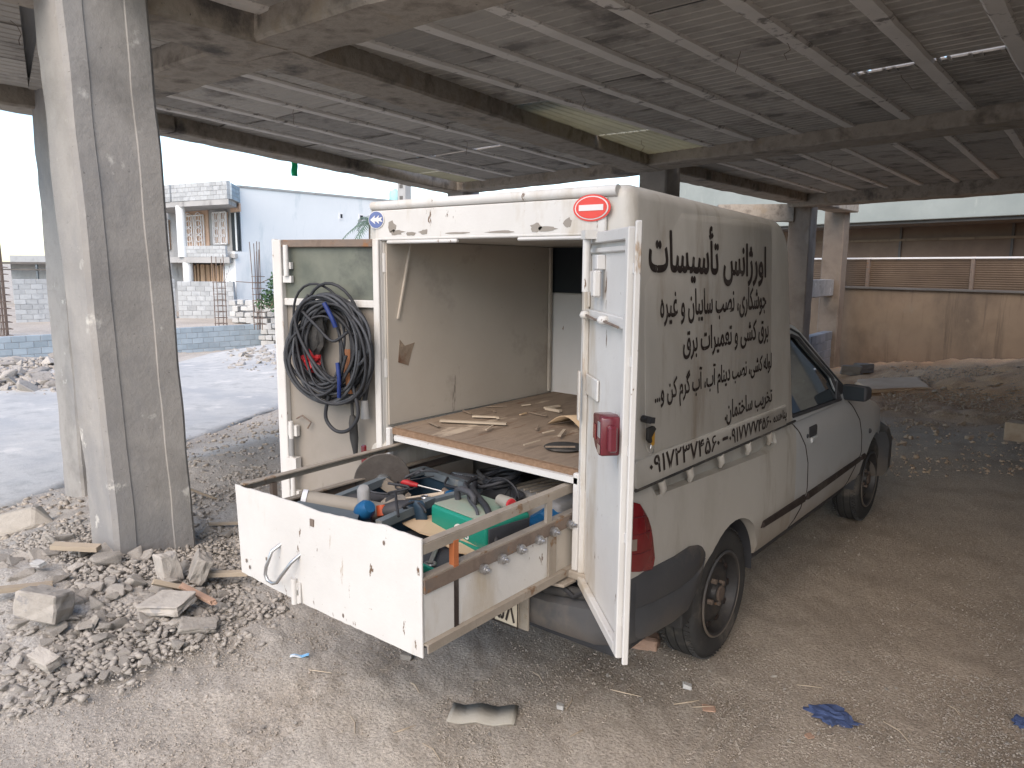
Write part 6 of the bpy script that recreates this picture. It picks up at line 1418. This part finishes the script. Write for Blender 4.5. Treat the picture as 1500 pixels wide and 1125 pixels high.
# litter on the yard
vs = []; fs = []; c = gpt(708, 1050)
for i in range(17):
    x = -.13+.26*i/16; z = .013*abs(((i/4+.3) % 2)-1)+.004
    for k in range(2): vs.append((c.x+x*.8+(-.06+.12*k)*.5, c.y+x*.55+(.06-.12*k)*.85, c.z+z))
for i in range(16): fs.append((2*i, 2*i+1, 2*i+3, 2*i+2))
o = MB().add(vs, fs).build('corrugated_scrap', 'tile_grey', None, smooth=25, origin=True); md = o.modifiers.new('s', 'SOLIDIFY'); md.thickness = .008; tag(o, 'grey corrugated sheet scrap lying in front of the truck drawer', 'scrap')
p = gpt(1220, 1056); crumple('rag', (p.x, p.y, p.z+.012), (.075, .045, .022), 'rag_blue', 'crumpled dark blue rag on the gravel at the lower right', 'rag', 4.4, amp=.9)
p = gpt(1497, 1068); crumple('rag', (p.x, p.y, p.z+.012), (.03, .025, .014), 'rag_blue', 'small blue rag at the right edge of the photo', 'rag', 9.4, amp=.9)
vs = []; fs = []; c = gpt(439, 969)
for i in range(9):
    t_ = i/8-.5
    for k in range(2): vs.append((c.x+.075*t_*.7-(k-.5)*.018*.7, c.y+.075*t_*.75+(k-.5)*.018*.7, c.z+.02+.004*math.sin(i)))
for i in range(8): fs.append((2*i, 2*i+1, 2*i+3, 2*i+2))
o = MB().add(vs, fs).build('sachet', 'sachet', None, origin=True); md = o.modifiers.new('s', 'SOLIDIFY'); md.thickness = .003; tag(o, 'blue and white sachet on the ground before the drawer', 'sachet')
piece('concrete_block', 31, (.05, .045, .03), 'rubble', 595, 966, (0, 10, 30), 'small grey concrete cube below the drawer corner', 'concrete block', .0)
piece('concrete_block', 32, (.03, .025, .018), 'white_stone', 820, 1043, (0, 10, 30), 'small white stone right of the corrugated scrap', 'stone', .0)
piece('tile_piece', 33, (.05, .04, .006), 'clay', 1038, 1043, (5, 3, 30), 'reddish brown shard on the gravel below the rear wheel', 'shard', .004)
piece('tile_piece', 34, (.03, .025, .006), 'clay', 1185, 1084, (5, 3, 60), 'small reddish shard near the blue rag', 'shard', .004)
piece('concrete_block', 35, (.035, .03, .02), 'white_stone', 1006, 1008, (0, 10, 30), 'crumbled white stone right of the open door', 'stone', .0)
piece('concrete_block', 36, (.16, .1, .08), 'clay', 938, 945, (0, 0, 20), 'half buried brick under the truck corner', 'brick', -.03)
# far ground: fallen board, hollow block, bricks by the wall
piece('panel_board', 41, (1.0, .8, .1), 'timber_board', 1306, 578, (4, -5, 30), 'tan board lying on the earth beyond the mirror', 'board', .0)
p = gpt(1488, 645); o = MB(Matrix.Translation((p.x+.1, p.y, p.z-.02)) @ Matrix.Rotation(R(-8), 4, 'Z')).box((-.2, -.1, 0), (.45, .16, .22)).build('stone_block', 'spoil', None, bevel=.012, seg=2, origin=True); tag(o, 'tan cut stone block at the right edge on the brown earth', 'stone block')
piece('hollow_block', 42, (.4, .2, .2), 'concrete_warm_lit', 1246, 556, (0, 0, 15), 'tan block at the foot of the block wall behind the mirror', 'block', .0)
piece('hollow_block', 43, (.4, .2, .2), 'concrete_warm_lit', 1264, 552, (0, 0, 60), 'second tan block standing by the foot of the ochre wall', 'block', -.02)
# gravel: loose stones over the yard, one mass
def gravel(name, N, regions, smin, smax, label, mat='gravel', seed=1, poly=None, soft=1.):
    r = random.Random(seed); base = []
    for k in range(6):
        bm = bmesh.new()
        for _ in range(9):
            q = Vector((r.gauss(0, 1), r.gauss(0, 1), r.gauss(0, 1))).normalized(); bm.verts.new(q*r.uniform(.75, 1.05))
        bmesh.ops.convex_hull(bm, input=bm.verts)
        for v in [v for v in bm.verts if not v.link_faces]: bm.verts.remove(v)
        bmesh.ops.triangulate(bm, faces=bm.faces); bm.verts.index_update(); bm.verts.ensure_lookup_table(); base.append((np.array([v.co[:] for v in bm.verts]), np.array([[v.index for v in f.verts] for f in bm.faces]))); bm.free()
    V = []; Fc = []; off = 0; tot = sum(w for *_, w in regions)
    for (x0, x1, y0, y1, w) in regions:
        for _ in range(int(N*w/tot)):
            px, py = r.uniform(x0, x1), r.uniform(y0, y1)
            if poly and not inpoly(px+r.gauss(0, 22)*soft, py+r.gauss(0, 16)*soft, poly): continue
            d = ray(px, py); q = CAM+d*(-CAM.z/d.z)
            if (q-CAM).length > 6 or q.y > 6: q = gpt(px, py)
            x, y = q.x, q.y
            if abs(x) < .72 and .2 < y < 1.0 and False: continue
            s = smin+(smax-smin)*r.random()**4; v, f = base[r.randrange(6)]
            a = r.uniform(0, 6.28); c_, s_ = math.cos(a), math.sin(a)
            vv = v*np.array([s, s*r.uniform(.6, 1), s*r.uniform(.45, .8)]); X = vv[:, 0]*c_-vv[:, 1]*s_+x; Y = vv[:, 0]*s_+vv[:, 1]*c_+y
            V.append(np.stack([X, Y, vv[:, 2]+gz0(x, y)+s*.12+(.09 if y > 8.8 and x > -4 else 0)], 1)); Fc.append(f+off); off += len(v)
    V = np.concatenate(V); Fc = np.concatenate(Fc)
    me = bpy.data.meshes.new(name); me.vertices.add(len(V)); me.vertices.foreach_set('co', V.ravel().astype(np.float32))
    me.loops.add(Fc.size); me.loops.foreach_set('vertex_index', Fc.ravel().astype(np.int32))
    me.polygons.add(len(Fc)); me.polygons.foreach_set('loop_start', np.arange(0, Fc.size, 3, dtype=np.int32)); me.polygons.foreach_set('loop_total', np.full(len(Fc), 3, dtype=np.int32))
    me.update(calc_edges=True); me.validate(); me.materials.append(MATS[mat])
    o = bpy.data.objects.new(name, me); COL.objects.link(o); o['kind'] = 'stuff'; o['label'] = label; return o
gravel('gravel', 70000, [(-60, 1560, 930, 1180, 3.), (640, 1100, 900, 1125, .9), (1000, 1560, 960, 1180, 1.4), (1180, 1560, 880, 1000, .3), (1080, 1540, 720, 960, .18), (230, 620, 880, 1000, .9)], .0012, .0075, 'fine loose gravel over the yard in front of the truck', seed=2)
gravel('rubble_grit', 45000, [(-40, 440, 640, 1080, 1)], .003, .03, 'small broken concrete grit between the rubble chunks', 'rubble', seed=3, poly=[(-60, 800), (60, 785), (150, 800), (290, 830), (285, 700), (330, 650), (420, 640), (425, 720), (350, 760), (360, 840), (450, 890), (345, 945), (230, 985), (150, 1010), (60, 1040), (-60, 1065)])
gravel('spoil_grit', 8000, [(1290, 1540, 545, 625, 5), (1290, 1540, 625, 700, .6)], .005, .035, 'small stones strewn over the brown earth beyond the truck', 'spoil', seed=4)
gravel('heap_rubble', 3500, [(-10, 110, 510, 585, 1)], .02, .13, 'pale broken stones on the heap across the street at the left', 'rubble', seed=5, poly=[(-20, 520), (30, 522), (70, 535), (105, 545), (105, 568), (50, 574), (-20, 572)], soft=.35)
gravel('heap_rubble', 2600, [(320, 440, 500, 565, 1)], .02, .11, 'pale broken stones on the heap below the stone wall', 'rubble', seed=6, poly=[(335, 522), (370, 512), (400, 506), (440, 504), (440, 545), (390, 538), (350, 530)], soft=.45)
gravel('road_edge_rubble', 9000, [(-20, 440, 590, 790, 1)], .004, .05, 'crumbled soil and stones along the ragged edge of the street', 'gravel', seed=9, poly=[(-20, 752), (60, 728), (140, 700), (290, 632), (345, 618), (430, 590), (430, 640), (300, 672), (285, 690), (140, 735), (60, 768), (-20, 790)], soft=.5)
rr = random.Random(55)
for _ in range(45):
    px, py = rr.uniform(330, 1480), rr.uniform(985, 1115)
    chunk(px, py, rr.uniform(.008, .02), rr.choice(CH), 'small pale pebble lying loose on the yard before the truck', 'loose pebbles on the yard', sink=.1, cat='pebble', name='pebble')
for _ in range(16):
    px, py = rr.uniform(330, 1450), rr.uniform(960, 1110); p = gpt(px, py); a_ = rr.uniform(0, 3.1); L_ = rr.uniform(.02, .07)
    o = MB().tube([(p.x-L_*math.cos(a_), p.y-L_*math.sin(a_), p.z+.008), (p.x, p.y, p.z+.013), (p.x+L_*math.cos(a_+.3), p.y+L_*math.sin(a_+.3), p.z+.008)], [.002, .003, .0015], 5).build('twig', 'raw_wood', None, origin=True)
    tag(o, 'thin dry twig lying on the yard before the truck', 'twig', 'twigs on the yard')
